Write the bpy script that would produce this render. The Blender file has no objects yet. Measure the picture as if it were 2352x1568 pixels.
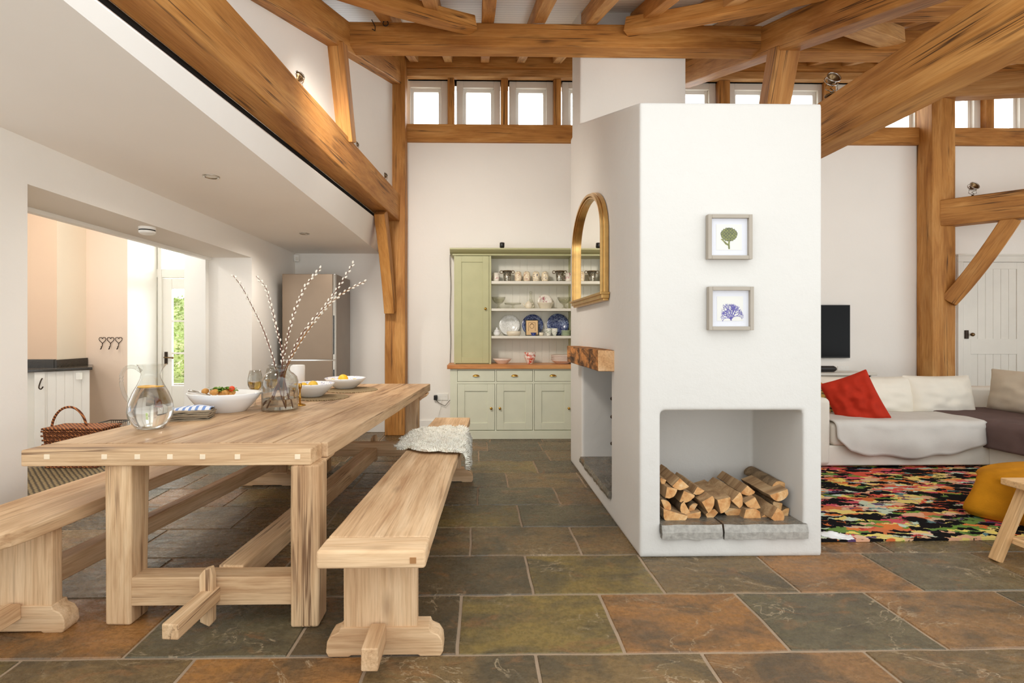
import bpy, math, random
from mathutils import Vector, Matrix, Euler, noise
random.seed(7)
C = bpy.context.scene.collection
PI = math.pi
# ------------------------------------------------------------------ camera model
F, CX, CY, H, YAW = 1180.0, 1118.0, 762.0, 1.28, math.radians(1.0)
cs, sn = math.cos(YAW), math.sin(YAW)
def _ray(px, py):
    u = (px-CX)/F; w = (CY-py)/F
    return Vector((u*cs+sn, cs-u*sn, w))
def V(px, py, Y):            # point on the vertical plane Y
    r = _ray(px, py); t = Y/r.y
    return Vector((r.x*t, Y, H+r.z*t))
def G(px, py, Z):            # point on the horizontal plane Z
    r = _ray(px, py); t = (Z-H)/r.z
    return Vector((r.x*t, r.y*t, Z))
cam = bpy.data.cameras.new('camera'); camo = bpy.data.objects.new('camera', cam); C.objects.link(camo)
camo.location = (0, 0, H); camo.rotation_euler = (PI/2, 0, -YAW)
cam.sensor_width = 36; cam.lens = 36*F/2352
cam.shift_x = (1176-CX)/2352; cam.shift_y = -(784-CY)/2352
cam.clip_start = .05
bpy.context.scene.camera = camo

# ------------------------------------------------------------------ materials
def lin(c):
    out = []
    for v in c:
        v = v/255.0
        out.append(v/12.92 if v <= .04045 else ((v+.055)/1.055)**2.4)
    return (*out, 1)
class NT:
    def __init__(s, name):
        s.m = bpy.data.materials.new(name); s.m.use_nodes = True
        s.n = s.m.node_tree.nodes; s.l = s.m.node_tree.links
        s.b = s.n['Principled BSDF']
    def node(s, t, **kw):
        n = s.n.new(t)
        for k, v in kw.items():
            if k.startswith('_'): setattr(n, k[1:], v)
            else: n.inputs[k.replace('__', ' ')].default_value = v
        return n
    def link(s, a, b): s.l.new(a, b)
    def coords(s, scale=(1,1,1), rand=True, kind='Object'):
        tc = s.n.new('ShaderNodeTexCoord'); mp = s.n.new('ShaderNodeMapping')
        mp.inputs['Scale'].default_value = scale
        s.link(tc.outputs[kind], mp.inputs['Vector'])
        if rand:
            oi = s.n.new('ShaderNodeObjectInfo'); mu = s.n.new('ShaderNodeMath'); mu.operation = 'MULTIPLY'; mu.inputs[1].default_value = 37.0
            s.link(oi.outputs['Random'], mu.inputs[0]); cb = s.n.new('ShaderNodeCombineXYZ')
            s.link(mu.outputs[0], cb.inputs[0]); s.link(mu.outputs[0], cb.inputs[1]); s.link(cb.outputs[0], mp.inputs['Location'])
        return mp.outputs['Vector']
    def noise(s, vec, scale=1, detail=4, rough=.5, dist=0):
        n = s.node('ShaderNodeTexNoise', Scale=scale, Detail=detail, Roughness=rough, Distortion=dist)
        s.link(vec, n.inputs['Vector']); return n.outputs['Fac']
    def ramp(s, fac, stops, interp='LINEAR'):
        r = s.n.new('ShaderNodeValToRGB'); r.color_ramp.interpolation = interp
        e = r.color_ramp.elements
        while len(e) < len(stops): e.new(.5)
        for i, (p, c) in enumerate(stops):
            e[i].position = p
            e[i].color = c if len(c) == 4 else (*c, 1)
        s.link(fac, r.inputs[0]); return r.outputs['Color']
    def mix(s, fac, a, b, mode='MIX'):
        m = s.n.new('ShaderNodeMix'); m.data_type = 'RGBA'; m.blend_type = mode
        for sock, v in ((m.inputs[0], fac), (m.inputs[6], a), (m.inputs[7], b)):
            if hasattr(v, 'links'): s.link(v, sock)
            else: sock.default_value = v
        return m.outputs[2]
    def bump(s, h, strength=.3, dist=.01):
        b = s.node('ShaderNodeBump', Strength=strength, Distance=dist)
        s.link(h, b.inputs['Height']); s.link(b.outputs['Normal'], s.b.inputs['Normal'])
    def col(s, c):
        if hasattr(c, 'links'): s.link(c, s.b.inputs['Base Color'])
        else: s.b.inputs['Base Color'].default_value = c
    def set(s, **kw):
        for k, v in kw.items(): s.b.inputs[k.replace('__', ' ')].default_value = v
        return s
BW0, BW1 = (0,0,0,1), (1,1,1,1)
def plain(name, c, rough=.5, metal=0, var=.06, vs=6, bump=0, bs=60, spec=.5, **kw):
    t = NT(name); c = lin(c)
    v = t.coords((1,1,1), rand=False)
    n = t.noise(v, vs, 3)
    d = tuple(max(0, x*(1-var)) for x in c[:3])+(1,)
    u = tuple(min(1, x*(1+var)) for x in c[:3])+(1,)
    t.col(t.ramp(n, [(.3, d), (.7, u)]))
    t.set(Roughness=rough, Metallic=metal)
    t.b.inputs['Specular IOR Level'].default_value = spec
    if bump: t.bump(t.noise(v, bs, 4), bump, .004)
    for k, x in kw.items(): t.b.inputs[k.replace('__', ' ')].default_value = x
    return t.m
def wood(name, c_dark, c_mid, c_light, rough=.6, crack=.5, grain=22, cracklen=.8, bump=.25, crackc=(50,30,15), spec=.35):
    t = NT(name)
    a = t.noise(t.coords((1.3, grain*.55, grain*.55)), 1, 6, .6, .7)
    base = t.ramp(a, [(.3, lin(c_dark)), (.5, lin(c_mid)), (.72, lin(c_light))])
    b = t.noise(t.coords((4, grain*6, grain*6)), 1, 3, .6, .2)
    fine = t.ramp(b, [(.30, (.70,.64,.58,1)), (.56, (1,1,1,1))])
    col = t.mix(.75, base, fine, 'MULTIPLY')
    bl = t.ramp(t.noise(t.coords((1.1, 2.2, 2.2)), 1.4, 3), [(.35, (.84,.80,.76,1)), (.65, (1.03,1.02,1.0,1))])
    col = t.mix(.9, col, bl, 'MULTIPLY')
    # long drying cracks
    cr = t.noise(t.coords((cracklen*.32, 11, 11)), 1, 4, .6, .06)
    line = t.ramp(cr, [(.478, BW0), (.496, BW1), (.504, BW1), (.522, BW0)])
    msk = t.ramp(t.noise(t.coords((1.1, 5, 5)), 1.3, 3), [(.50, BW0), (.62, BW1)])
    fac = t.mix(1, line, msk, 'MULTIPLY')
    fac = t.mix(1, fac, (crack, crack, crack, 1), 'MULTIPLY')
    # knots
    vo = t.node('ShaderNodeTexVoronoi', Scale=1.0); t.link(t.coords((1.6, 4.5, 4.5)), vo.inputs['Vector'])
    kn = t.ramp(vo.outputs['Distance'], [(.03, BW1), (.13, BW0)])
    col = t.mix(fac, col, lin(crackc))
    kf = t.mix(1, kn, (.55,.55,.55,1), 'MULTIPLY')
    col = t.mix(kf, col, lin(c_dark)) if False else t.mix(kf, col, tuple(x*.55 for x in lin(c_dark)[:3])+(1,))
    t.col(col); t.set(Roughness=rough); t.b.inputs['Specular IOR Level'].default_value = spec
    hh = t.mix(.5, b, fac, 'SUBTRACT')
    t.bump(hh, bump, .004)
    return t.m
M = {}
M['beam'] = wood('oak_beam', (156,101,42), (186,130,65), (210,158,92), .62, .9, 16, .55, .3, (60,34,12))
M['beam_pale'] = wood('oak_joist', (170,120,66), (200,152,94), (220,178,124), .62, .5, 18, .6, .25, (80,48,20))
M['oak'] = wood('pale_oak', (180,140,100), (216,182,142), (234,206,168), .62, .85, 20, .9, .35, (96,62,36))
M['oak_top'] = wood('table_oak', (160,124,90), (200,167,130), (222,193,156), .5, .8, 16, .8, .35, (84,54,30))
M['oak_bench'] = wood('bench_oak', (192,152,112), (222,188,148), (238,210,174), .6, .35, 20, .9, .25, (110,76,46))
M['endgrain'] = wood('end_grain', (196,146,98), (222,178,130), (236,200,158), .7, .0, 14, 4, .25)
M['peg'] = plain('peg_wood', (235,215,185), .6)
M['pegdark'] = plain('dark_peg', (166,118,70), .6)
M['stool'] = wood('stool_pine', (206,160,106), (226,184,132), (240,206,158), .55, .15, 18, .9, .2)
def plaster(name, c, bump=.12, rough=.85, var=.015):
    t = NT(name); v = t.coords((1,1,1), rand=False)
    c = lin(c); n = t.noise(v, 1.6, 4)
    t.col(t.ramp(n, [(.3, tuple(x*(1-var*2) for x in c[:3])+(1,)), (.7, c)]))
    t.set(Roughness=rough); t.b.inputs['Specular IOR Level'].default_value = .2
    t.bump(t.noise(v, 9, 6, .65), bump, .02)
    return t.m
M['wall'] = plaster('wall_paint', (240,236,229))
M['ceiling'] = plaster('ceiling_paint', (244,240,234), .05)
M['chimney'] = plaster('lime_plaster', (216,213,207), .28)
M['peach'] = plaster('peach_paint', (234,214,196), .05)
M['peach_shaded'] = plaster('shaded_peach_paint', (218,190,164), .05)  # deeper peach: the shade on this kitchen wall is put into its colour
M['cream'] = plaster('cream_paint', (238,226,208), .05)
M['gloss_white'] = plain('white_gloss_paint', (240,238,232), .35, var=.01)
M['offwhite'] = plain('off_white_joinery', (226,222,212), .4, var=.02)
M['black'] = plain('black_metal', (24,22,20), .4)
M['gap'] = plain('dark_gap', (14,11,9), .9)
M['iron'] = plain('dark_iron', (60,48,38), .45, .7)
M['brass'] = plain('brass', (196,150,70), .25, 1)
M['gold'] = plain('gilt_frame', (206,166,104), .3, 1, var=.12, vs=14)
M['chrome'] = plain('chrome', (200,196,188), .15, 1)
M['bronze'] = plain('aged_bronze', (120,96,66), .35, .9)
M['tv'] = plain('screen_black', (8,8,9), .25, var=0, spec=.12)
M['ceramic'] = plain('white_ceramic', (240,240,238), .18, var=.01, Coat__Weight=.4)
M['cream_cer'] = plain('cream_ceramic', (232,222,198), .25, var=.03)
M['paleblue_cer'] = plain('pale_green_ceramic', (196,208,180), .25, var=.03)
M['pink_cer'] = plain('blush_ceramic', (224,206,192), .3, var=.04)
M['mustard'] = plain('mustard_muslin', (190,126,26), .95, var=.14, vs=9, bump=.6, bs=120, spec=.1)
M['sofa'] = plain('cream_linen', (222,216,204), .95, var=.04, bump=.3, bs=260, spec=.1)
M['sofa_side'] = plain('oat_linen', (205,192,172), .95, var=.04, bump=.3, bs=260, spec=.1)
M['cushion'] = plain('ecru_linen', (230,224,210), .95, var=.03, bump=.3, bs=260, spec=.1)
M['throw'] = plain('pale_grey_throw', (205,201,194), .95, var=.03, bump=.3, bs=200, spec=.1)
M['plumthrow'] = plain('plum_grey_throw', (104,86,82), .95, var=.1, bump=.5, bs=120, spec=.1)
M['red'] = plain('rust_red_velvet', (176,46,26), .8, var=.1, vs=14, bump=.2, spec=.15)
M['wool'] = plain('sheep_wool', (252,248,236), .95, var=.05, vs=30, spec=.05)
M['granite'] = plain('dark_granite', (50,44,36), .2, var=.6, vs=180)
M['fridge'] = plain('brushed_steel_bronze', (146,128,110), .38, .7, var=.03)
M['fridge_side'] = plain('grey_steel_side', (158,150,140), .45, .5, var=.03)
M['sage'] = plain('sage_paint', (178,176,132), .45, var=.04)
M['sage_pale'] = plain('pale_sage_paint', (212,213,190), .45, var=.03)
M['sage_in'] = plain('dresser_interior', (222,218,204), .5, var=.02)
M['worktop'] = wood('dresser_top_wood', (186,118,62), (214,150,88), (230,176,116), .4, .1, 20)
M['wicker'] = None
M['catkin'] = plain('catkin_fluff', (232,226,212), .95, var=.08, vs=60)
M['twig'] = plain('willow_twig', (104,56,36), .6, var=.2)
M['twig_y'] = plain('yellow_willow_twig', (150,96,32), .6, var=.2)
M['lemon'] = plain('lemon_peel', (248,186,40), .45, var=.06, bump=.25, bs=120)
M['pear'] = plain('quince_skin', (232,190,66), .5, var=.12, vs=20)
M['potato'] = plain('roast_potato', (196,140,66), .5, var=.2, vs=40)
M['leaf'] = plain('salad_leaf', (104,140,40), .5, var=.3, vs=40)
M['tomato'] = plain('tomato', (214,70,30), .3)
M['mat_frame'] = plain('picture_frame', (166,156,142), .4, var=.05)
M['paper'] = plain('mount_card', (222,222,228), .7, var=.01)
M['paper2'] = plain('print_paper', (228,226,218), .8, var=.01)
M['arti'] = plain('artichoke_ink', (124,128,52), .8, var=.35, vs=60)
M['arti2'] = plain('artichoke_shadow_ink', (72,76,32), .8, var=.3, vs=60)
M['coral'] = plain('coral_ink', (66,50,160), .8, var=.15, vs=60)
M['paper_cream'] = plain('aged_paper', (226,190,140), .7, var=.05)
M['brownink'] = plain('brown_ink', (96,60,34), .7)
M['blueink'] = plain('blue_ink', (34,52,120), .4)
M['plastic'] = plain('white_plastic', (236,234,228), .35, var=.01)
M['stone_edge'] = plain('pale_slate_edge', (168,164,156), .9, var=.2, vs=40, bump=.8, bs=60)
M['linen_nap'] = plain('taupe_linen', (164,148,124), .95, var=.12, vs=20, bump=.5, bs=200)
M['mirror'] = plain('mirror_glass', (250,248,240), .01, 1, var=0)
M['grout'] = plain('grout', (160,138,114), .9, var=.12, vs=10, bump=.4)
M['water_line'] = plain('brass_hinge', (180,140,80), .3, 1)
def glass(name, tint=(1,1,1,1), rough=0, ior=1.45, thin=True, alpha=.12):
    t = NT(name)
    if not thin:
        t.set(Roughness=rough, IOR=ior); t.b.inputs['Transmission Weight'].default_value = 1; t.col(tint); return t.m
    tr = t.n.new('ShaderNodeBsdfTransparent'); tr.inputs[0].default_value = tint
    gl = t.n.new('ShaderNodeBsdfGlossy'); gl.inputs['Roughness'].default_value = .02
    fr = t.n.new('ShaderNodeLayerWeight'); fr.inputs['Blend'].default_value = alpha
    mx = t.n.new('ShaderNodeMixShader')
    rp = t.ramp(fr.outputs['Facing'], [(0, (.04,.04,.04,1)), (.55,(.12,.12,.12,1)), (1, (.9,.9,.9,1))])
    t.link(rp, mx.inputs[0]); t.link(tr.outputs[0], mx.inputs[1]); t.link(gl.outputs[0], mx.inputs[2])
    t.link(mx.outputs[0], t.n['Material Output'].inputs[0])
    return t.m
M['pane'] = glass('window_glass', (.97,.98,.98,1), alpha=.1)
M['glassware'] = glass('clear_glassware', (.90,.90,.88,1), alpha=.5)
M['picglass'] = glass('picture_glass', (.99,.99,.99,1), alpha=.05)
M['water'] = glass('water', (1,1,1,1), ior=1.33, thin=False)
M['wine'] = glass('white_wine', lin((232,196,110)), thin=False, ior=1.33)
def m_slate(name, attr=True, base=(92,88,80)):
    t = NT(name)
    v = t.coords((1,1,1), rand=False)
    if attr:
        at = t.n.new('ShaderNodeAttribute'); at.attribute_name = 'tcol'; c0 = at.outputs['Color']
        al = at.outputs['Alpha']
    else:
        c0 = lin(base)
    big = t.noise(t.coords((1,1.6,1), rand=False), 2.6, 6, .6, .8)
    c1 = t.mix(t.ramp(big, [(.42, BW0), (.62, (.75,.75,.75,1))]), c0, lin((76,70,56)))
    r2 = t.noise(t.coords((1.2,2,1), rand=False), 3.4, 7, .62, 1.2)
    c2 = t.mix(t.ramp(r2, [(.55, BW0), (.66, (.5,.5,.5,1))]), c1, lin((146,104,66)))
    fine = t.noise(v, 38, 5, .7)
    c3 = t.mix(.8, c2, t.ramp(fine, [(.3, (.62,.60,.58,1)), (.7, (1.18,1.16,1.12,1))]), 'MULTIPLY')
    ve = t.noise(t.coords((1,1.5,1), rand=False), 2.3, 5, .55, 1.5)
    vl = t.ramp(ve, [(.494, BW0), (.4985, BW1), (.5015, BW1), (.506, BW0)])
    vm = t.ramp(t.noise(v, 1.9, 2), [(.46, BW0), (.54, (.7,.7,.7,1))])
    c4 = t.mix(t.mix(1, vl, vm, 'MULTIPLY'), c3, lin((186,164,132)))
    t.col(c4)
    t.link(t.ramp(fine, [(.2, (.19,.19,.19,1)), (.8, (.36,.36,.36,1))]), t.b.inputs['Roughness'])
    t.b.inputs['Specular IOR Level'].default_value = .5
    rid = t.noise(t.coords((1.5,3.2,1), rand=False), 6, 8, .62, .8)
    t.bump(rid, .6, .02)
    return t.m
M['slate'] = m_slate('riven_slate')
M['slate_slab'] = m_slate('grey_slate_slab', False, (124,118,108))
def m_rug():
    t = NT('floral_rug_pile')
    v = t.coords((1,1,1), rand=False)
    w = t.node('ShaderNodeTexNoise', Scale=20, Detail=4); t.link(v, w.inputs['Vector'])
    mp = t.n.new('ShaderNodeVectorMath'); mp.operation = 'SCALE'; mp.inputs['Scale'].default_value = .10
    t.link(w.outputs['Color'], mp.inputs[0])
    ad = t.n.new('ShaderNodeVectorMath'); ad.operation = 'ADD'; t.link(v, ad.inputs[0]); t.link(mp.outputs[0], ad.inputs[1])
    st = t.n.new('ShaderNodeMapping'); st.inputs['Scale'].default_value = (5.5, 19, 1); st.inputs['Rotation'].default_value = (0,0,.16)
    t.link(ad.outputs[0], st.inputs['Vector'])
    vo = t.node('ShaderNodeTexVoronoi', Scale=1.6); t.link(st.outputs[0], vo.inputs['Vector'])
    sep = t.n.new('ShaderNodeSeparateColor'); t.link(vo.outputs['Color'], sep.inputs[0])
    pal = [(214,110,60),(236,214,110),(206,84,96),(222,170,136),(112,146,60),(196,210,190),(224,126,66),(98,130,130),(230,190,160),(176,60,60),(228,206,120),(90,66,100)]
    small = t.ramp(sep.outputs[0], [(i/12, lin(c)) for i, c in enumerate(pal)], 'CONSTANT')
    st2 = t.n.new('ShaderNodeMapping'); st2.inputs['Scale'].default_value = (2.4, 6.5, 1); t.link(ad.outputs[0], st2.inputs['Vector'])
    vo2 = t.node('ShaderNodeTexVoronoi', Scale=1.3); t.link(st2.outputs[0], vo2.inputs['Vector'])
    sep2 = t.n.new('ShaderNodeSeparateColor'); t.link(vo2.outputs['Color'], sep2.inputs[0])
    pal2 = [(206,112,60),(204,86,96),(216,176,140),(228,204,120),(110,140,70),(210,120,76),(196,206,180),(214,90,70)]
    bigc = t.ramp(sep2.outputs[1], [(i/8, lin(c)) for i, c in enumerate(pal2)], 'CONSTANT')
    c = t.mix(t.ramp(sep.outputs[1], [(.0, BW0), (.5, BW1)], 'CONSTANT'), bigc, small)
    n = t.noise(st2.outputs[0], 1.2, 4, .6)
    m1 = t.ramp(n, [(.0, BW1), (.565, BW0)], 'CONSTANT')
    m2 = t.ramp(sep.outputs[2], [(.0, BW0), (.24, BW1)], 'CONSTANT')
    c = t.mix(m2, lin((26,24,24)), c)
    c = t.mix(m1, lin((26,24,24)), c)
    t.col(c); t.set(Roughness=1); t.b.inputs['Specular IOR Level'].default_value = .05
    t.bump(t.noise(v, 260, 2), .6, .006)
    return t.m
M['rug'] = m_rug()
def m_braid(name, c1, c2, sc=40):
    t = NT(name); v = t.coords((1,1,1), rand=False)
    w1 = t.node('ShaderNodeTexWave', Scale=sc*.5, Distortion=1.2, Detail=2); w1.bands_direction = 'DIAGONAL'; t.link(v, w1.inputs['Vector'])
    mp = t.n.new('ShaderNodeMapping'); mp.inputs['Rotation'].default_value = (0,0,PI/2); t.link(v, mp.inputs['Vector'])
    w2 = t.node('ShaderNodeTexWave', Scale=sc*.5, Distortion=1.2, Detail=2); w2.bands_direction = 'DIAGONAL'; t.link(mp.outputs[0], w2.inputs['Vector'])
    f = t.mix(1, w1.outputs['Color'], w2.outputs['Color'], 'MULTIPLY')
    t.col(t.ramp(f, [(.05, lin(c1)), (.5, lin(c2))])); t.set(Roughness=.9); t.bump(f, .8, .01); return t.m
M['jute'] = m_braid('braided_jute', (66,54,34), (158,136,96), 26)
M['seagrass'] = m_braid('seagrass_weave', (120,98,66), (206,180,136), 60)
M['wicker'] = m_braid('wicker_weave', (88,44,20), (196,124,70), 34)
def m_bark(name, c1, c2):
    t = NT(name); v = t.coords((1,1,1))
    n = t.noise(t.coords((6, 14, 14)), 1, 6, .7, .6)
    t.col(t.ramp(n, [(.36, lin(c1)), (.48, lin(tuple((a+b)/2 for a, b in zip(c1, c2)))), (.6, lin(c2))])); t.set(Roughness=.9)
    t.bump(n, .8, .015); return t.m
M['bark'] = m_bark('log_bark', (84,66,44), (150,124,92))
M['split'] = wood('split_log_face', (146,112,78), (182,148,108), (210,180,140), .8, .3, 24, 2, .3)
M['bark_orange'] = m_bark('mantel_bark', (58,38,22), (206,140,78))
def m_logend():
    t = NT('log_end_grain'); v = t.coords((1,1,1))
    n = t.noise(v, 16, 4, .6, .6); r = t.noise(v, 90, 3)
    c = t.ramp(n, [(.3, lin((190,124,66))), (.55, lin((222,172,114))), (.75, lin((236,204,158)))])
    t.col(t.mix(.5, c, t.ramp(r, [(.3, (.8,.76,.72,1)), (.6, BW1)]), 'MULTIPLY')); t.set(Roughness=.85); return t.m
M['logend'] = m_logend()
def m_plate(name, c1, c2, sc=40, thr=.5, rough=.2):
    t = NT(name); v = t.coords((1,1,1))
    n = t.noise(v, sc, 4, .6, 1.5)
    t.col(t.ramp(n, [(thr-.03, lin(c1)), (thr+.03, lin(c2))])); t.set(Roughness=rough); return t.m
M['blue_plate'] = m_plate('blue_transferware', (38,52,104), (146,160,190), 60, .54)
M['white_plate'] = m_plate('white_relief_china', (214,214,208), (240,240,236), 50)
M['floral_china'] = m_plate('floral_china', (170,60,90), (236,228,214), 26, .40)
M['spot_china'] = m_plate('spotted_china', (130,40,50), (236,220,188), 62, .43)
M['spot_blue'] = m_plate('blue_spotted_china', (50,50,90), (236,220,188), 62, .43)
M['red_china'] = m_plate('red_brushed_china', (206,84,60), (232,216,204), 18, .44)
M['green_china'] = m_plate('green_sprigged_china', (96,120,80), (232,230,218), 50, .42)
M['tin'] = m_plate('engraved_pewter', (110,100,84), (190,186,172), 60, .5, .35)
M['tin'].node_tree.nodes['Principled BSDF'].inputs['Metallic'].default_value = .8
M['pressed'] = glass('pressed_glass', (.93,.93,.89,1), alpha=.6)
M['bowl_int'] = m_plate('blue_specked_glaze', (170,176,206), (238,238,240), 50, .44)
M['patterned'] = m_plate('bird_print_cotton', (40,46,34), (206,178,96), 16, .5, .9)
M['stripe'] = None
def m_stripe():
    t = NT('blue_checked_linen'); v = t.coords((1,1,1), rand=False)
    w = t.node('ShaderNodeTexWave', Scale=9, Distortion=0); t.link(v, w.inputs['Vector'])
    t.col(t.ramp(w.outputs['Color'], [(.55, lin((228,232,240))), (.7, lin((120,150,205)))])); t.set(Roughness=.95); return t.m
M['stripe'] = m_stripe()
def m_board(name, c, sc, axis='Y', groove=.78):
    t = NT(name); v = t.coords((1,1,1), rand=False)
    w = t.node('ShaderNodeTexWave', Scale=sc); w.bands_direction = axis; t.link(v, w.inputs['Vector'])
    g = t.ramp(w.outputs['Color'], [(.02, BW0), (.10, BW1)])
    t.col(t.mix(g, tuple(x*groove for x in lin(c)[:3])+(1,), lin(c))); t.set(Roughness=.5); t.bump(g, .6, .008); return t.m
M['beadboard'] = m_board('white_beadboard', (232,228,220), 4.2, 'Y', .8)
def m_grass():
    t = NT('grassy_bank'); v = t.coords((1,1,1), rand=False)
    n = t.noise(v, 7, 6, .7)
    t.col(t.ramp(n, [(.3, lin((136,150,92))), (.48, lin((180,196,120))), (.6, lin((206,200,160))), (.7, lin((224,220,196)))])); t.set(Roughness=1); return t.m
M['grass'] = m_grass()
def m_brick():
    t = NT('red_brick'); tc = t.coords((1,1,1), rand=False, kind='Object')
    sx = t.n.new('ShaderNodeSeparateXYZ'); t.link(tc, sx.inputs[0]); cb = t.n.new('ShaderNodeCombineXYZ')
    t.link(sx.outputs[0], cb.inputs[0]); t.link(sx.outputs[2], cb.inputs[1])
    b = t.node('ShaderNodeTexBrick', Scale=4.4, Color1=lin((190,110,80)), Color2=lin((170,90,66)), Mortar=lin((220,205,190))); t.link(cb.outputs[0], b.inputs['Vector'])
    t.col(b.outputs[0]); t.set(Roughness=.9); return t.m
M['brick'] = m_brick()

# ------------------------------------------------------------------ geometry helpers
def box(x0, x1, y0, y1, z0, z1):
    if x0 > x1: x0, x1 = x1, x0
    if y0 > y1: y0, y1 = y1, y0
    if z0 > z1: z0, z1 = z1, z0
    v = [(x0,y0,z0),(x1,y0,z0),(x1,y1,z0),(x0,y1,z0),(x0,y0,z1),(x1,y0,z1),(x1,y1,z1),(x0,y1,z1)]
    f = [(3,2,1,0),(4,5,6,7),(0,1,5,4),(1,2,6,5),(2,3,7,6),(3,0,4,7)]
    return [Vector(a) for a in v], f
def join(*gs):
    v, f = [], []
    for g in gs:
        n = len(v); v += list(g[0]); f += [tuple(i+n for i in q) for q in g[1]]
    return v, f
def tf(g, m): return [m @ p for p in g[0]], g[1]
def T(x, y, z): return Matrix.Translation((x, y, z))
def R(a, ax): return Matrix.Rotation(a, 4, ax)
def S3(x, y, z): return Matrix.Diagonal((x, y, z, 1))
def prism(poly, a, b, axis='Y'):        # poly of (u,w) extruded along axis from a to b
    n = len(poly); mk_ = {'Y': lambda u, w, t: (u, t, w), 'X': lambda u, w, t: (t, u, w), 'Z': lambda u, w, t: (u, w, t)}[axis]
    v = [Vector(mk_(u, w, a)) for u, w in poly]+[Vector(mk_(u, w, b)) for u, w in poly]
    f = [tuple(range(n)), tuple(range(2*n-1, n-1, -1))]
    for i in range(n): j = (i+1) % n; f.append((i, i+n, j+n, j))
    return v, f
def lathe(prof, n=32, caps=True):
    v, f = [], []
    for r, z in prof:
        for i in range(n):
            a = 2*PI*i/n; v.append(Vector((r*math.cos(a), r*math.sin(a), z)))
    for k in range(len(prof)-1):
        for i in range(n):
            j = (i+1) % n; f.append((k*n+i, k*n+j, (k+1)*n+j, (k+1)*n+i))
    if caps:
        if prof[0][0] > 1e-5: f.append(tuple(range(n-1, -1, -1)))
        if prof[-1][0] > 1e-5: b = (len(prof)-1)*n; f.append(tuple(range(b, b+n)))
    return v, f
def tube(pts, r, n=8, closed=False):
    pts = [Vector(p) for p in pts]; v, f = [], []; m = len(pts)
    up = Vector((0,0,1))
    for k, p in enumerate(pts):
        if closed: d = pts[(k+1) % m]-pts[k-1]
        else: d = pts[min(k+1, m-1)]-pts[max(k-1, 0)]
        d.normalize()
        u = d.cross(up)
        if u.length < .05: u = d.cross(Vector((0,1,0)))
        u.normalize(); w = u.cross(d)
        rr = r[k] if isinstance(r, (list, tuple)) else r
        for i in range(n):
            a = 2*PI*i/n; v.append(p+u*math.cos(a)*rr+w*math.sin(a)*rr)
    for k in range(m if closed else m-1):
        k2 = (k+1) % m
        for i in range(n):
            j = (i+1) % n; f.append((k*n+i, k*n+j, k2*n+j, k2*n+i))
    if not closed:
        f.append(tuple(range(n-1, -1, -1))); f.append(tuple(range((m-1)*n, m*n)))
    return v, f
def smoothed(pts, m=6):
    pts = [Vector(p) for p in pts]; r = []
    for k in range(len(pts)-1):
        a, b, c, d = pts[max(0,k-1)], pts[k], pts[k+1], pts[min(len(pts)-1,k+2)]
        for i in range(m):
            t = i/m; r.append(.5*((2*b)+(-a+c)*t+(2*a-5*b+4*c-d)*t*t+(-a+3*b-3*c+d)*t**3))
    return r+[pts[-1]]
def ball(r=1, nu=16, nv=10, sx=1, sy=1, sz=1):
    prof = [(max(1e-6, r*math.sin(PI*k/nv)), -r*math.cos(PI*k/nv)) for k in range(nv+1)]
    g = lathe(prof, nu, False); return tf(g, S3(sx, sy, sz))
def pillow(w, h, t, n=22, seed=0, wr=.006):      # in the XZ plane, thickness along Y
    v, f = [], []
    for s in (-1, 1):
        b = len(v)
        for i in range(n+1):
            for j in range(n+1):
                u = 2*i/n-1; q = 2*j/n-1
                e = max(0, (1-abs(u)**3.2)*(1-abs(q)**3.2))**.55
                pinch = 1-.05*(abs(u*q))**0 * (1-abs(u)) * (1-abs(q))
                x = u*w/2*(1-.05*(1-q*q)); z = q*h/2*(1-.05*(1-u*u))
                y = s*t/2*e + wr*e*noise.noise(Vector((u*3+seed, q*3, s)))*2
                v.append(Vector((x, y, z)))
        for i in range(n):
            for j in range(n):
                a = b+i*(n+1)+j; q4 = (a, a+1, a+n+2, a+n+1)
                f.append(q4 if s > 0 else q4[::-1])
    return v, f
def mk(name, g, mat, parent=None, smooth=False, bevel=0, seg=2, sub=0, world=True, mtx=None, auto=None, label=None, mats=None, midx=None):
    me = bpy.data.meshes.new(name)
    o = bpy.data.objects.new(name, me)
    vs = g[0]
    if parent is not None and world and mtx is None:
        inv = parent.matrix_basis.inverted()
        if parent.parent is not None: inv = (parent.parent.matrix_basis @ parent.matrix_basis).inverted()
        vs = [inv @ v for v in vs]
    if mtx is not None:
        if parent is not None and world:
            pm = parent.matrix_basis if parent.parent is None else parent.parent.matrix_basis @ parent.matrix_basis
            o.matrix_basis = pm.inverted() @ mtx
        else: o.matrix_basis = mtx
    me.from_pydata([tuple(v) for v in vs], [], g[1])
    if mats:
        for m_ in mats: me.materials.append(m_)
        for p, i in zip(me.polygons, midx): p.material_index = i
    else: me.materials.append(mat)
    me.validate()
    C.objects.link(o)
    if parent is not None: o.parent = parent
    if smooth:
        for p in me.polygons: p.use_smooth = True
    if bevel:
        b = o.modifiers.new('bevel', 'BEVEL'); b.width = bevel; b.segments = seg; b.limit_method = 'ANGLE'; b.angle_limit = .7
        if not smooth:
            for p in me.polygons: p.use_smooth = True
            wn = o.modifiers.new('wn', 'WEIGHTED_NORMAL'); wn.keep_sharp = True
    if sub:
        s = o.modifiers.new('sub', 'SUBSURF'); s.levels = sub; s.render_levels = sub
    if auto is not None:
        es = o.modifiers.new('split', 'EDGE_SPLIT'); es.split_angle = auto
    if label: o['label'] = label
    return o
def tag(o, label, cat, group=None):
    o['label'] = label; o['category'] = cat
    if group: o['group'] = group
    return o
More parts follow.
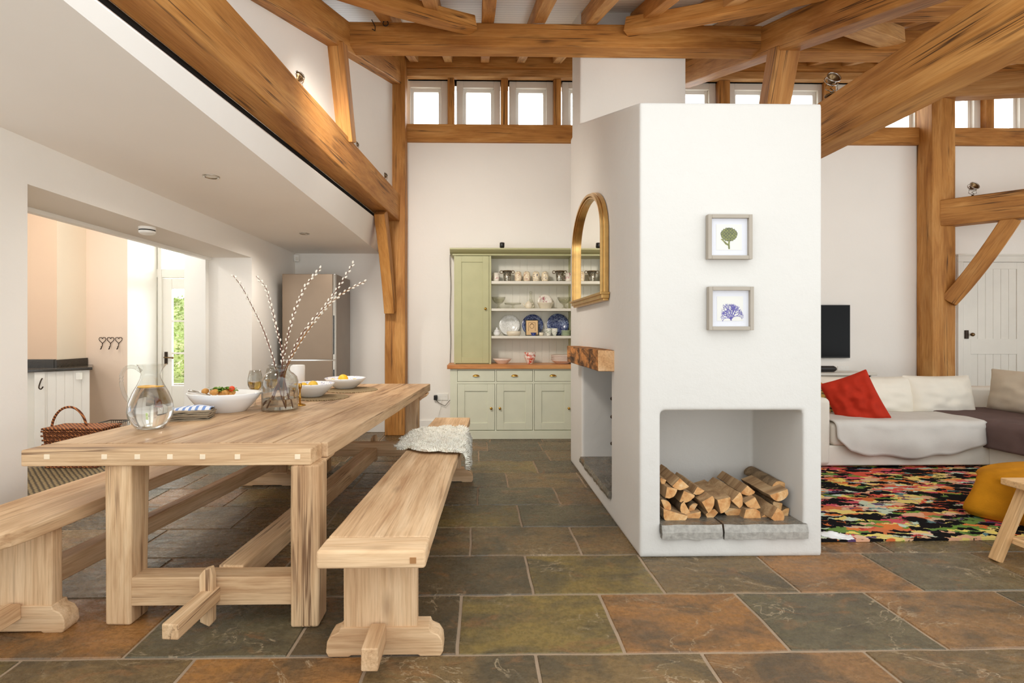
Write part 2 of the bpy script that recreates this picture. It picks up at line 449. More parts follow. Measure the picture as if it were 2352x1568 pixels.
def thing(name, label, cat, loc=(0,0,0), rz=0, group=None):
    o = bpy.data.objects.new(name, None); C.objects.link(o)
    o.empty_display_size = .05
    o.matrix_basis = T(*loc) @ R(rz, 'Z')
    return tag(o, label, cat, group)
def struct(name, g, mat, **kw):
    o = mk(name, g, mat, **kw)
    if kw.get('parent') is None: o['kind'] = 'structure'
    return o
def dup(root, mtx, label=None, group=None, cat=None):
    r = root.copy(); C.objects.link(r); r.matrix_basis = mtx
    if label: r['label'] = label
    if group: r['group'] = group
    for ch in list(root.children):
        c = ch.copy(); C.objects.link(c); c.parent = r
        for gch in ch.children:
            d = gch.copy(); C.objects.link(d); d.parent = c
    return r
def beamgeo(L, w, h, n=None, jit=.004, bow=0, seed=0, taper=0):
    n = n or max(2, int(L/.18)); v, f = [], []
    for k in range(n+1):
        x = L*k/n; t = k/n
        bz = bow*4*t*(1-t)
        for (sy, sz) in ((-1,-1),(1,-1),(1,1),(-1,1)):
            j = noise.noise_vector(Vector((x*1.7+seed*13.1, sy*2.2+seed, sz*3.1)))*jit
            sc = 1-taper*t
            v.append(Vector((x, sy*w/2*sc+j.y, sz*h/2*sc+bz+j.z)))
    for k in range(n):
        for i in range(4):
            j = (i+1) % 4; a, b = k*4, (k+1)*4
            f.append((a+i, b+i, b+j, a+j))
    f.append((0,1,2,3)); f.append((n*4+3, n*4+2, n*4+1, n*4))
    return v, f
_bs = [0]
def beam(name, A, B, w, h, mat=None, parent=None, bevel=.008, jit=.004, bow=0, label=None, up=(0,0,1), taper=0, mt=None):
    A, B = Vector(A), Vector(B); d = B-A; L = d.length; x = d.normalized()
    u = Vector(up); y = u.cross(x)
    if y.length < 1e-3: y = Vector((0,1,0)).cross(x)
    y.normalize(); z = x.cross(y)
    m = Matrix((( x.x, y.x, z.x, A.x), (x.y, y.y, z.y, A.y), (x.z, y.z, z.z, A.z), (0,0,0,1)))
    _bs[0] += 1
    return mk(name, beamgeo(L, w, h, jit=jit, bow=bow, seed=_bs[0], taper=taper), mat or M['beam'], parent, bevel=bevel, mtx=m, label=label)
def pxbox(x0, y0, x1, y1, Ya, Yb):
    a = V(x0, y0, Ya); b = V(x1, y1, Ya)
    return box(a.x, b.x, Ya, Yb, b.z, a.z)
def mkx(name, g, mat, parent=None, d=(1,0,0), **kw):     # same as mk, but the local X axis (wood grain) runs along d
    x = Vector(d).normalized(); u = Vector((0,0,1)) if abs(x.z) < .9 else Vector((0,1,0))
    y = u.cross(x).normalized(); z = x.cross(y)
    c = sum(g[0], Vector((0,0,0)))/len(g[0])
    m = Matrix(((x.x,y.x,z.x,c.x),(x.y,y.y,z.y,c.y),(x.z,y.z,z.z,c.z),(0,0,0,1))); inv = m.inverted()
    return mk(name, ([inv @ v for v in g[0]], g[1]), mat, parent, mtx=m, **kw)
# ================================================================== FLOOR
def build_floor():
    rows = [-1.05,-.96,-.88,-.80,-.6,-.15,.30,.74,1.17,1.60,2.04,2.50,2.94,3.37,3.80,4.23,4.67,5.10,5.54,5.98,6.42,6.86]
    explicit = {9: [-1.78,-1.11,-.43,.23,.89,1.55,2.25], 10: [-2.05,-1.40,-.75,-.08,.59,1.26,1.90,2.55], 11: [-1.72,-1.05,-.40,.27,.92,1.59,2.21,2.85],
                12: [-.68,-.045,.60,1.25], 13: [-1.0,-.35,.29,.94], 14: [-.66,0,.62,1.3], 15: [-.4,.25,.9], 16: [-.75,-.1,.55]}
    pal = {'o': (124,104,56), 'r': (148,104,58), 'g': (98,89,66), 'b': (114,93,62), 'd': (92,77,54), 'k': (122,99,64), 'n': (134,99,62)}
    colors = {10: {-.75:'d', -.08:'o', .59:'r', 1.26:'g', 1.90:'n', 2.55:'g', -1.40:'g', -2.05:'r'},
              11: {-.40:'d', .27:'o', .92:'k', 1.59:'r', 2.21:'g', 2.85:'b', -1.05:'b'},
              9: {-1.11:'r', -.43:'b', .23:'k', .89:'n', 1.55:'b', -1.78:'b'},
              12: {-.045:'b', .60:'k'}, 13: {.29:'g'}}
    v, f, cols = [], [], []
    rnd = random.Random(11)
    for k in range(len(rows)-1):
        y0, y1 = rows[k], rows[k+1]
        js = list(explicit.get(k, []))
        if not js: js = [rnd.uniform(-.3, .3)]
        js.sort()
        while js[-1] < 8.4: js.append(js[-1]+rnd.uniform(.56, .72))
        while js[0] > -7.2: js.insert(0, js[0]-rnd.uniform(.56, .72))
        for a, b in zip(js, js[1:]):
            key = None
            for q, c in colors.get(k, {}).items():
                if abs(q-a) < 1e-6: key = c
            key = key or rnd.choice('bbgkddon' if k > 12 else 'bbgkdorn')
            c = pal[key]; s = rnd.uniform(1.05, 1.2)
            g = .0055; x0, x1, ya, yb = a+g, b-g, y0+g, y1-g
            z = rnd.uniform(-.0012, .0012)
            pts = []
            def edge(p, q):
                n = 7
                for i in range(n):
                    t = i/n; x = p[0]+(q[0]-p[0])*t; y = p[1]+(q[1]-p[1])*t
                    j = noise.noise_vector(Vector((x*7, y*7, 3)))*.006
                    pts.append((x+j.x, y+j.y))
            edge((x0,ya),(x1,ya)); edge((x1,ya),(x1,yb)); edge((x1,yb),(x0,yb)); edge((x0,yb),(x0,ya))
            base = len(v); n = len(pts); cx, cy = (x0+x1)/2, (ya+yb)/2
            for p in pts: v.append(Vector((p[0], p[1], z-.006)))
            for p in pts: v.append(Vector((p[0]+(.004 if p[0] < cx else -.004), p[1]+(.004 if p[1] < cy else -.004), z)))
            f.append(tuple(range(base+n, base+2*n)))
            for i in range(n): j = (i+1) % n; f.append((base+i, base+j, base+n+j, base+n+i))
            lc = tuple(x*s for x in lin(c)[:3])+(1,)
            cols += [lc]*(n+1)
    nf = len(f)
    g2 = box(-7.3, 8.5, -1.1, 6.9, -.12, -.0045)
    gg = join((v, f), g2)
    o = mk('floor', gg, None, mats=[M['slate'], M['grout']], midx=[0]*nf+[1]*6)
    o['kind'] = 'structure'
    at = o.data.attributes.new('tcol', 'FLOAT_COLOR', 'FACE')
    for i in range(len(o.data.polygons)): at.data[i].color = cols[i] if i < nf else (.3,.3,.3,1)
build_floor()

# ================================================================== SHELL
YB = 6.60                        # face of the far wall
zs0 = V(1000, 328, YB).z; zs1 = V(1000, 288, YB).z       # clerestory sill rail
zh0 = V(1000, 181, YB).z; zh1 = V(1000, 155, YB-.1).z; zp1 = V(1000, 128, YB-.12).z
struct('wall_back', join(box(-2.75, 8.3, YB, YB+.32, -.1, zs1-.02), box(-2.75, 8.3, YB+.02, YB+.32, zh0, 5.4)), M['wall'])
WX = -2.33; T_ = .44
oy0, oy1, oz = 2.70, 5.34, 2.045
struct('wall_left', join(box(WX-T_, WX, 2.3, oy0, 0, 4.2), box(WX-T_, WX, oy1, YB, 0, 4.2), box(WX-T_, WX, oy0, oy1, oz, 4.2)), M['wall'])
CE = -1.25                      # edge of the low flat ceiling
struct('ceiling', join(box(WX, CE, -.6, YB, 2.28, 2.36)), M['ceiling'])
def tl_right(y): return -1.325+.085*(y-2.12)     # right face of the left tie beam
def tl_c(y): return tl_right(y)-.1
# sloped bulkhead from the ceiling edge up to the left tie beam
bh_v, bh_f = [], []
for y in (-.6, .5, YB):
    bh_v += [Vector((CE, y, 2.28)), Vector((tl_right(y)-.206, y, 2.618)), Vector((tl_right(y)-.26, y, 2.618)), Vector((CE-.06, y, 2.30))]
for k in range(2):
    a, b = k*4, k*4+4
    for i in range(4): j = (i+1) % 4; bh_f.append((a+i, b+i, b+j, a+j))
bh_f += [(0,1,2,3), (11,10,9,8)]
struct('trim_1', (bh_v, bh_f), M['ceiling'])
gp_v, gp_f = [], []
for y in (-.6, .5, YB):
    gp_v += [Vector((tl_right(y)-.215, y, 2.60)), Vector((tl_right(y)-.215, y, 2.66)), Vector((tl_right(y)-.24, y, 2.66)), Vector((tl_right(y)-.24, y, 2.60))]
for k in range(2):
    a, b = k*4, k*4+4
    for i in range(4): j = (i+1) % 4; gp_f.append((a+i, b+i, b+j, a+j))
struct('gap_shade_strip', (gp_v, gp_f), M['gap'])  # dark strip painted in as the shade of the gap under the tie beam
# skirting
struct('baseboard_back', join(box(WX, -1.18, YB-.018, YB, 0, .15), box(-.90, -.35, YB-.018, YB, 0, .15), box(1.3, 5.7, YB-.018, YB, 0, .15)), M['gloss_white'], bevel=.004)
# far right wall, its unseen near part cut low to let in daylight
struct('wall_right', join(box(8.3, 8.5, 4.4, YB, 0, 5.4), box(8.3, 8.5, -2.4, 4.4, 0, .3)), M['wall'])
# roof deck
SL = .346; ang = math.atan(SL)
def roofz(y): return 3.99+SL*(y-4.5)      # underside of joists
rf = [Vector((x, y, roofz(y)+.15+dz)) for dz in (0, .05) for x, y in ((-7,2.3),(8.6,2.3),(8.6,6.95),(-7,6.95))]
struct('ceiling_boards', (rf, [(0,1,2,3),(7,6,5,4),(0,4,5,1),(1,5,6,2),(2,6,7,3),(3,7,4,0)]), M['beadboard'])

# clerestory ----------------------------------------------------------
def tagbeam(o, label, group=None, cat='beam'): return tag(o, label, cat, group)
xl, xr = -.93, 8.3
tagbeam(mk('sill_rail', box(-.905, V(2140,300,6.45).x, YB-.05, YB+.2, zs0, zs1), M['beam'], bevel=.006), 'long oak rail under the high windows, above the green dresser')
tagbeam(mk('sill_rail', box(V(2190,300,6.45).x, 8.3, YB-.05, YB+.2, zs0, zs1), M['beam'], bevel=.006), 'short oak rail under the high windows, right of the tall right post')
tagbeam(mk('head_rail', box(-.905, 8.3, YB-.07, YB+.2, zh0, zh1), M['beam_pale'], bevel=.006), 'pale oak rail along the tops of the high windows')
tagbeam(mk('wall_plate', box(-1.3, 8.3, YB-.12, YB+.2, zh1, zp1), M['beam'], bevel=.006), 'oak wall plate carrying the roof joists above the high windows')
centers = [977,1099,1221,1343,1470,1598,1727,1850,1965,2075,2212,2318]
wn = 0
for i, cxp in enumerate(centers):
    wn += 1
    c = V(cxp, 230, YB).x; hw = .283
    z0, z1 = zs1, zh0
    w = bpy.data.objects.new('window_%d' % wn, None); C.objects.link(w); w.matrix_basis = T(c, YB+.1, z0); w['kind'] = 'structure'
    a = .085
    fr = join(box(c-hw, c-hw+a, YB+.05, YB+.12, z0, z1), box(c+hw-a, c+hw, YB+.05, YB+.12, z0, z1), box(c-hw+a, c+hw-a, YB+.05, YB+.12, z1-a, z1), box(c-hw+a, c+hw-a, YB+.05, YB+.12, z0, z0+.02))
    mk('window_frame', fr, M['offwhite'], w, bevel=.004)
    b = .05; h2 = hw-a+.012
    sa = join(box(c-h2, c-h2+b, YB+.10, YB+.15, z0+.02, z1-a+.01), box(c+h2-b, c+h2, YB+.10, YB+.15, z0+.02, z1-a+.01), box(c-h2+b, c+h2-b, YB+.10, YB+.15, z1-a-b+.01, z1-a+.01), box(c-h2+b, c+h2-b, YB+.10, YB+.15, z0+.02, z0+.06))
    s = mk('sash', sa, M['gloss_white'], w, bevel=.004)
    mk('pane', box(c-h2+b-.01, c+h2-b+.01, YB+.122, YB+.128, z0+.05, z1-a-b+.02), M['pane'], s)
studs = [(1028,1043),(1151,1167),(1272,1289),(1395,1412),(1525,1542),(1652,1677),(1782,1797),(1897,1920),(2020,2036),(2128,2146),(2266,2284)]
wb = [V(p, 230, YB).x for p in centers]
nm = ['between the first and second high windows from the left', 'between the second and third high windows from the left', 'just left of the chimney top', '', '', 'right of the chimney flue, beside the first high window there',
      'behind the leaning strut over the chimney', 'behind the wire spotlight by the chimney corner', '', 'just left of the tall right post', 'between the two farthest right high windows']
for i, (a, b) in enumerate(studs):
    if not nm[i]: continue
    xa, xb = V(a, 230, YB-.03).x, V(b, 230, YB-.03).x
    if xb-xa < .075: xb = xa+.08
    tagbeam(mkx('window_stud', box(xa, xb, YB-.03, YB+.16, zs1, zh0), M['beam'], d=(0,0,1), bevel=.006), 'short oak stud '+nm[i], 'studs between the high windows')

# trusses -----------------------------------------------------------
tagbeam(beam('tie_beam', (tl_c(.2), .2, 2.81), (tl_c(6.36), 6.36, 2.81), .205, .33, jit=.005, bevel=.012), 'massive cracked oak tie beam above the low dining ceiling on the left')
TRX = 2.615
tagbeam(beam('tie_beam', (TRX+.03, .6, 2.815), (TRX, 6.38, 2.815), .21, .33, jit=.005, bevel=.012), 'massive oak tie beam running from the chimney to the top right corner')
def raft(y): return 3.235+.3345*(y-3.06)          # underside of the principal rafters
tagbeam(beam('principal_rafter', (tl_c(1.9)-.01, 1.9, raft(1.9)+.13), (tl_c(6.35)+.02, 6.35, raft(6.35)+.13), .2, .25, bevel=.01), 'sloping oak rafter above the white panels on the left')
tagbeam(beam('principal_rafter', (TRX, 1.9, raft(1.9)+.13), (TRX-.02, 6.45, raft(6.45)+.13), .2, .25, bevel=.01), 'sloping oak rafter above and right of the chimney flue')
def strut(xc, lab):
    tagbeam(beam('strut', (xc(4.33), 4.31, raft(4.33)+.03), (xc(4.54), 4.56, 2.95), .17, .2, bevel=.01, up=(1,0,0)), lab)
strut(lambda y: tl_c(y)+.03, 'leaning oak strut standing on the left tie beam between two white panels')
strut(lambda y: TRX-.02, 'leaning oak strut rising behind the chimney top')
# white plaster panels inside the left truss
for nme, ya, yb in (('wall_upper_left', 1.2, YB),):
    n = 2; pv = []
    for y in (ya, 3.0, 4.4, yb):
        for dx in (-.03, .02): pv += [Vector((tl_c(y)-.01+dx, y, 2.9)), Vector((tl_c(y)-.01+dx, y, raft(y)+.12))]
    pf = []
    for k in range(3):
        a = k*4; b = a+4
        pf += [(a,b,b+1,a+1), (a+2,a+3,b+3,b+2), (a+1,b+1,b+3,a+3), (a,a+2,b+2,b)]
    pf += [(0,1,3,2), (12,14,15,13)]
    struct(nme, (pv, pf), M['wall'])
# posts
pa, pb = V(884, 700, 6.33), V(928, 700, 6.33)
tagbeam(beam('wall_post', ((pa.x+pb.x)/2, 6.475, 0), ((pa.x+pb.x)/2, 6.475, zp1-.02), .25, pb.x-pa.x, up=(0,1,0), bevel=.01, jit=.004), 'tall oak wall post left of the green dresser')
pa, pb = V(2152, 700, 6.33), V(2194, 700, 6.33)
PRX = (pa.x+pb.x)/2
tagbeam(beam('wall_post', (PRX, 6.475, 0), (PRX, 6.475, zp1-.02), .30, pb.x-pa.x, up=(0,1,0), bevel=.01, jit=.004), 'tall oak wall post behind the cream sofa beside the panelled door')
# braces (curved, square sawn)
def bracepts(name, P, w, lab, mat=None, thick=.16):
    # P: list of centreline points; rectangular section w (sideways) x thick
    n = len(P); v, f = [], []
    side = (Vector(P[-1])-Vector(P[0])).cross(Vector((0,0,1)))
    if side.length < .1: side = Vector((1,0,0))
    side.normalize(); base = Vector(P[0])
    for k in range(n):
        p = Vector(P[k]); d = (Vector(P[min(k+1,n-1)])-Vector(P[max(k-1,0)])).normalized(); up = side.cross(d).normalized()
        for a, b in ((-1,-1),(1,-1),(1,1),(-1,1)): v.append(p-base+side*a*w/2+up*b*thick/2)
    for k in range(n-1):
        for i in range(4): j = (i+1) % 4; f.append((k*4+i, k*4+4+i, k*4+4+j, k*4+j))
    f += [(0,1,2,3), tuple((n-1)*4+i for i in (3,2,1,0))]
    # align the local X axis with the brace so that the grain runs along it
    x = (Vector(P[-1])-base).normalized(); z = side.cross(x).normalized(); y = z.cross(x)
    m = Matrix(((x.x,y.x,z.x,base.x),(x.y,y.y,z.y,base.y),(x.z,y.z,z.z,base.z),(0,0,0,1)))
    rot = m.to_3x3().inverted()
    o = mk(name, ([rot @ q for q in v], f), mat or M['beam'], mtx=m, bevel=.008)
    return tagbeam(o, lab)
def arc(A, B, bow, n=9):
    A, B = Vector(A), Vector(B); r = []
    for k in range(n):
        t = k/(n-1); r.append(A.lerp(B, t)+Vector(bow)*4*t*(1-t))
    return r
bracepts('knee_brace', arc((tl_c(5.80)+.02, 5.80, 2.63), (-1.065, 6.29, 1.52), (0,.05,-.0)), .12, 'curved oak brace between the left tie beam and the left wall post', thick=.17)
# third truss on the right, turning towards the camera
d3 = Vector((.72, -.69, 0))
P3 = Vector((PRX+.03, 6.42, 0))
def t3(t, z): q = P3+d3*t; return (q.x, q.y, z)
tagbeam(beam('tie_beam', t3(-.02, 2.775), t3(2.6, 2.775), .2, .33, bevel=.012), 'oak tie beam joining the right wall post above the panelled door')
tagbeam(beam('principal_rafter', t3(0, 4.36), t3(2.8, 4.36-.66), .2, .26, bevel=.01, mat=M['beam_pale']), 'pale oak rafter crossing above the farthest right high windows')
bracepts('knee_brace', arc(t3(.62, 2.62), t3(.06, 1.66), (.0,.0,-.05)), .13, 'oak brace rising diagonally from the right wall post to the tie beam', thick=.18)
# purlins
tagbeam(beam('purlin', (-1.16, 4.59, 3.885), (2.52, 4.59, 3.885), .18, .205, bevel=.01), 'long cracked oak purlin spanning the room in front of the chimney flue')
tagbeam(beam('purlin', (2.72, 4.63, 3.885), (6.9, 4.63, 3.885), .18, .205, bevel=.01), 'split oak purlin right of the sloping rafter by the chimney')
tagbeam(beam('purlin', (2.72, 3.55, 3.53+.06), (6.2, 3.4, 3.53+.06), .18, .2, bevel=.01), 'dark split oak timber in the top right corner of the roof')
bracepts('wind_brace', arc((-1.12, 3.55, 3.70), (-.05, 4.46, 3.94), (0,-.02,-.03)), .12, 'curved oak wind brace ending on the purlin, left of centre', thick=.12)
bracepts('wind_brace', arc((1.30, 4.46, 3.94), (2.52, 3.60, 3.73), (0,-.02,-.03)), .12, 'curved oak wind brace ending on the purlin, right of centre', thick=.12)
bracepts('wind_brace', arc((2.70, 3.9, 3.72), (3.75, 4.56, 3.92), (0,-.02,-.02)), .16, 'oak wind brace between the right rafter and the split purlin', thick=.13, mat=M['beam_pale'])
# common joists
jx = [-1.5,-.80,-.37,.09,.54,1.0,1.45,1.95,2.40,2.95,3.35,3.80,4.25,4.70,5.15,5.6,6.1,6.6,7.1]
for i, x in enumerate(jx):
    y0, y1 = 2.3, 6.56
    z0, z1 = roofz(y0)+.07, roofz(y1)+.07
    lab = {0: 'roof joist above the left rafter', 9: 'first roof joist right of the rafter by the chimney'}.get(i, 'roof joist crossing above the purlin, number %d from the left' % (i+1))
    o = beam('roof_joist', (x, y0, z0), (x, y1, z1), .105, .14, mat=M['beam_pale'] if i % 3 else M['beam'], bevel=.006, jit=.003)
    names = ['leftmost', 'second', 'third', 'fourth', 'fifth', 'sixth', 'seventh', 'eighth', 'ninth', 'tenth', 'eleventh', 'twelfth', 'thirteenth', 'fourteenth', 'fifteenth', 'sixteenth', 'seventeenth', 'eighteenth', 'rightmost']
    tagbeam(o, 'oak roof joist under the white boards, %s from the left' % names[i] if i not in (0, 18) else 'oak roof joist under the white boards, %s of all' % names[i], 'common joists of the roof')

# ================================================================== KITCHEN BEYOND THE OPENING
struct('wall_kitchen_left', join(box(-6.2, V(130,700,5.68).x, 5.68, 5.9, 0, 3.0)), M['peach_shaded'])
bx = V(130,700,5.68).x
cy = 6.10; cxx = V(292,700,cy).x
struct('wall_kitchen_corner', join(box(bx-.12, bx+.002, 5.683, cy+.05, 0, 3.0)), M['cream'])
struct('wall_kitchen_back', join(box(bx-.1, cxx, cy, cy+.2, 0, 3.0)), M['peach'])
DY = 6.70
struct('wall_kitchen_reveal', join(box(cxx-.2, cxx+.002, cy+.003, DY+.1, 0, 3.0), box(-2.9, WX-T_+.02, 5.6, DY+.1, 0, 3.0), box(cxx, -2.77, DY, DY+.15, 2.62, 3.0)), M['gloss_white'])
struct('ceiling_kitchen', box(-6.4, WX-T_, -2.4, 7.0, 2.75, 2.85), M['ceiling'])
struct('wall_kitchen_side', join(box(-6.4, -6.2, 4.6, 5.9, 0, 2.8), box(-6.4, -6.2, -2.4, 4.6, 0, .9), box(-6.4, -6.2, -2.4, 4.6, 2.3, 2.8)), M['cream'])
# door with side light and transom
e = lambda x, y: V(x, y, DY)
xj0, xj1 = e(350,700).x, -2.90
door = bpy.data.objects.new('door_1', None); C.objects.link(door); door.matrix_basis = T(-3.7, DY, 0); door['kind'] = 'structure'
zt = e(400,640).z; z2 = 2.62
xl0 = e(376,700).x; xl1 = xl0+.80
mk('door_frame', join(box(xj0, xj0+.06, DY-.05, DY+.05, 0, z2), box(xl0-.05, xl0, DY-.05, DY+.05, 0, z2), box(xj0+.06, xl0-.05, DY-.046, DY+.046, zt+.012, zt+.12), box(xl0, xl1, DY-.046, DY+.046, zt+.012, zt+.12), box(xj0+.06, xl0-.05, DY-.046, DY+.046, z2-.06, z2), box(xl0, xl1, DY-.046, DY+.046, z2-.06, z2), box(xl1, xl1+.06, DY-.05, DY+.05, 0, z2)), M['gloss_white'], door, bevel=.006)
gb = e(400,885).z; gt = e(400,663).z; st = .115
lf = join(box(xl0, xl0+st, DY-.02, DY+.025, .01, zt), box(xl1-st, xl1, DY-.02, DY+.025, .01, zt), box(xl0+st, xl1-st, DY-.02, DY+.025, gt, zt), box(xl0+st, xl1-st, DY-.02, DY+.025, .01, gb))
leaf = mk('door_leaf', lf, M['gloss_white'], door, bevel=.005)
h3 = (gt-gb)/3
mk('glazing_bar', join(box(xl0+st, xl1-st, DY-.012, DY+.015, gb+h3-.011, gb+h3+.011), box(xl0+st, xl1-st, DY-.012, DY+.015, gb+2*h3-.011, gb+2*h3+.011)), M['gloss_white'], leaf)
mk('pane', box(xl0+st-.01, xl1-st+.01, DY, DY+.005, gb-.01, gt+.01), M['pane'], leaf)
hz = e(384,820)
mk('handle_plate', box(hz.x-.02, hz.x+.02, DY-.03, DY-.02, hz.z-.09, hz.z+.07), M['iron'], leaf, bevel=.003)
mk('door_handle', join(tube([(hz.x, DY-.03, hz.z+.0), (hz.x, DY-.065, hz.z), (hz.x+.01, DY-.07, hz.z), (hz.x+.11, DY-.07, hz.z-.005)], .009), tf(ball(.014), T(hz.x+.11, DY-.07, hz.z-.005))), M['bronze'], leaf, smooth=True)
# lower end trim of the opening, kitchen side
struct('trim_2', join(box(WX-T_-.22, WX-T_, oy1-.06, oy1+.28, 0, oz+.08), box(WX-T_-.05, WX-T_+.0, oy0-.1, oy1, oz-.012, oz+.07), box(WX-T_-.02, WX-T_+.03, oy0, oy1, oz-.03, oz)), M['gloss_white'], bevel=.004)
# garden outside
struct('ground_garden', join(box(-9, -1.5, DY+.35, 8.2, -.15, -.02)), M['grout'])
gv, gf = [], []; NX, NY = 60, 60
for i in range(NX+1):
    for j in range(NY+1):
        x = -9+7.2*i/NX; y = 8.3+2.6*j/NY
        z = .42+(y-8.3)*.60+.10*noise.noise(Vector((x*2, y*2, 0)))+.05*noise.noise(Vector((x*9, y*9, 0)))
        gv.append(Vector((x, y, z)))
for i in range(NX):
    for j in range(NY): a = i*(NY+1)+j; gf.append((a, a+NY+1, a+NY+2, a+1))
struct('bank_garden', (gv, gf), M['grass'])
struct('wall_garden', box(-9, -1.8, 8.15, 8.35, -.1, .46), M['stone_edge'])
struct('wall_brick', box(e(345,700).x-.5, V(371,700,7.4).x, DY+.16, 7.4, 0, 3.0), M['brick'])
# foliage tufts on the bank
rl = random.Random(5); fv, ff = [], []
for k in range(7000):
    x = rl.uniform(-6.5, -3.0); y = rl.uniform(8.35, 10.9); z = .42+(y-8.3)*.60
    s = rl.uniform(.015, .045); a = rl.uniform(0, 6.28); t = rl.uniform(.2, 1.2)
    c = Vector((x, y, z+rl.uniform(0,.08))); u = Vector((math.cos(a), math.sin(a), 0))*s; w = Vector((-math.sin(a)*math.cos(t), math.cos(a)*math.cos(t), math.sin(t)))*s
    n = len(fv); fv += [c-u*.6, c+w*1.2, c+u*.6, c-w*.3]; ff.append((n, n+3, n+2, n+1))
M['bankleaf'] = plain('bank_leaves', (150,170,84), .6, var=.3, vs=5)
o = mk('bank_foliage', (fv, ff), M['bankleaf']); o['kind'] = 'stuff'; tag(o, 'leafy green plants growing on the bank outside the glass door', 'plants')

# ================================================================== CHIMNEY
ch = thing('chimney_breast', 'white plastered chimney breast with fireplace and log niche', 'fireplace', (1.43, 4.0, 0))
YF = 2.90; X0, X1 = V(1470,700,YF).x, V(1889,700,YF).x; YE = 5.08; ZT = V(1680,237,YF).z
YFl = 4.69; ZS = V(1335,285,YFl).z
n0 = V(1517,943,YF); n1 = V(1846,1212,YF); ND = .56; nb = .120
f0, f1, fz0, fz1 = 3.53, 4.53, .17, 1.02; FD = .60
# outer walls as solid blocks around the two recesses
bl = [box(X0, n0.x, YF, f0, 0, ZT), box(n1.x, X1, YF, YE, 0, ZT), box(n0.x, n1.x, YF, YF+ND, n0.z, ZT), box(n0.x, n1.x, YF, YF+ND, 0, nb), box(n0.x, n1.x, YF+ND, f0, 0, ZT),
      box(X0, n1.x, f1, YE, 0, ZT), box(X0, n1.x, f0, f1, 0, fz0-.04), box(X0, n1.x, f0, f1, fz1, ZT), box(X0+FD, n1.x, f0, f1, fz0-.04, fz1)]
sh = [Vector(p) for p in ((X0,YF,ZT),(X1,YF,ZT),(X1,YE,ZT),(X0,YE,ZT),(X0,YFl,ZS),(X1,YFl,ZS),(X1,YE,ZS),(X0,YE,ZS))]
sf = [(3,2,1,0),(0,1,5,4),(4,5,6,7),(0,4,7,3),(1,2,6,5),(2,3,7,6)]
# weld the front/left faces into clean outlines: build the visible skins as one remeshed body
body = mk('body', join(*bl, (sh, sf), box(X0+.016, V(1575,200,YFl).x, YFl, YE, ZS-.3, 4.6)), M['chimney'], ch)
rm = body.modifiers.new('weld', 'REMESH'); rm.mode = 'VOXEL'; rm.voxel_size = .012; rm.use_smooth_shade = True
sm = body.modifiers.new('soft', 'CORRECTIVE_SMOOTH'); body.modifiers.remove(sm)
sm = body.modifiers.new('soft', 'SMOOTH'); sm.iterations = 1; sm.factor = .5
# slate shelf in the log niche (two slabs)
def slab(x0, x1, y0, y1, z0, z1, seed, n=26):
    v, f = [], []
    for i in range(n+1):
        x = x0+(x1-x0)*i/n; j = noise.noise(Vector((x*9, seed, 0)))*.016; k = noise.noise(Vector((x*14, seed, 4)))*.014+abs(noise.noise(Vector((x*5, seed, 8))))*.015
        v += [Vector((x, y0+j, z0+k)), Vector((x, y0-.004+j, (z0+z1)/2)), Vector((x, y0+.008+j, z1+noise.noise(Vector((x*5,seed,9)))*.003)), Vector((x, y1, z1)), Vector((x, y1, z0))]
    for i in range(n):
        for q in range(5): r = (q+1) % 5; f.append((i*5+q, i*5+r, i*5+5+r, i*5+5+q))
    f += [(0,4,3,2,1)[::-1], tuple(n*5+q for q in (0,4,3,2,1))]
    mi = []
    for i in range(n): mi += [1, 1, 0, 0, 0]
    return (v, f), mi+[0, 0]
xm = n0.x+(n1.x-n0.x)*.43
zt_s = V(1500, 1205, YF-.01).z
for a, b, sd in ((n0.x-.0, xm-.006, 1), (xm+.006, n1.x+.012, 2)):
    g, mi = slab(a, b, YF-.022, YF+ND+.02, nb-.012, zt_s, sd)
    mk('slate_shelf', g, None, ch, mats=[M['slate_slab'], M['stone_edge']], midx=mi)
mk('hearth_slab', slab(f0, f1, 0, FD+.03, fz0-.045, fz0+.008, 5)[0], M['slate_slab'], ch, mtx=T(X0-.02, 0, 0) @ Matrix(((0,1,0,0),(1,0,0,0),(0,0,1,0),(0,0,0,1))))
# mantel beam
mb = beamgeo(1.16, .125, .145, n=30, jit=.010, seed=3)
mo = mk('mantel_beam', mb, M['bark_orange'], ch, mtx=Matrix(((0,-1,0,X0-.052),(1,0,0,3.45),(0,0,1,1.083),(0,0,0,1))), bevel=.006, label='rough bark faced timber mantel')
mo.data.materials.append(M['endgrain'])
mo.data.polygons[len(mo.data.polygons)-2].material_index = 1
zz = V(1327, 815, 4.2)
# stove glimpsed inside
sv = thing('wood_stove', 'black cast iron stove mostly hidden inside the side fireplace', 'stove', (1.33, 4.05, fz0+.008))
mk('body', box(1.16, 1.48, 3.8, 4.34, fz0+.07, .78), M['black'], sv, bevel=.01)
for a, b in ((3.84,1.2),(4.3,1.2),(3.84,1.44),(4.3,1.44)): mk('leg', box(b-.02, b+.02, a-.02, a+.02, fz0+.008, fz0+.07), M['black'], sv)
for z in (.33, .55, .70): mk('door_latch', join(box(1.12, 1.16, 4.2, 4.235, z, z+.06), tf(ball(.016), T(1.108, 4.217, z+.03))), M['iron'], sv, smooth=False)
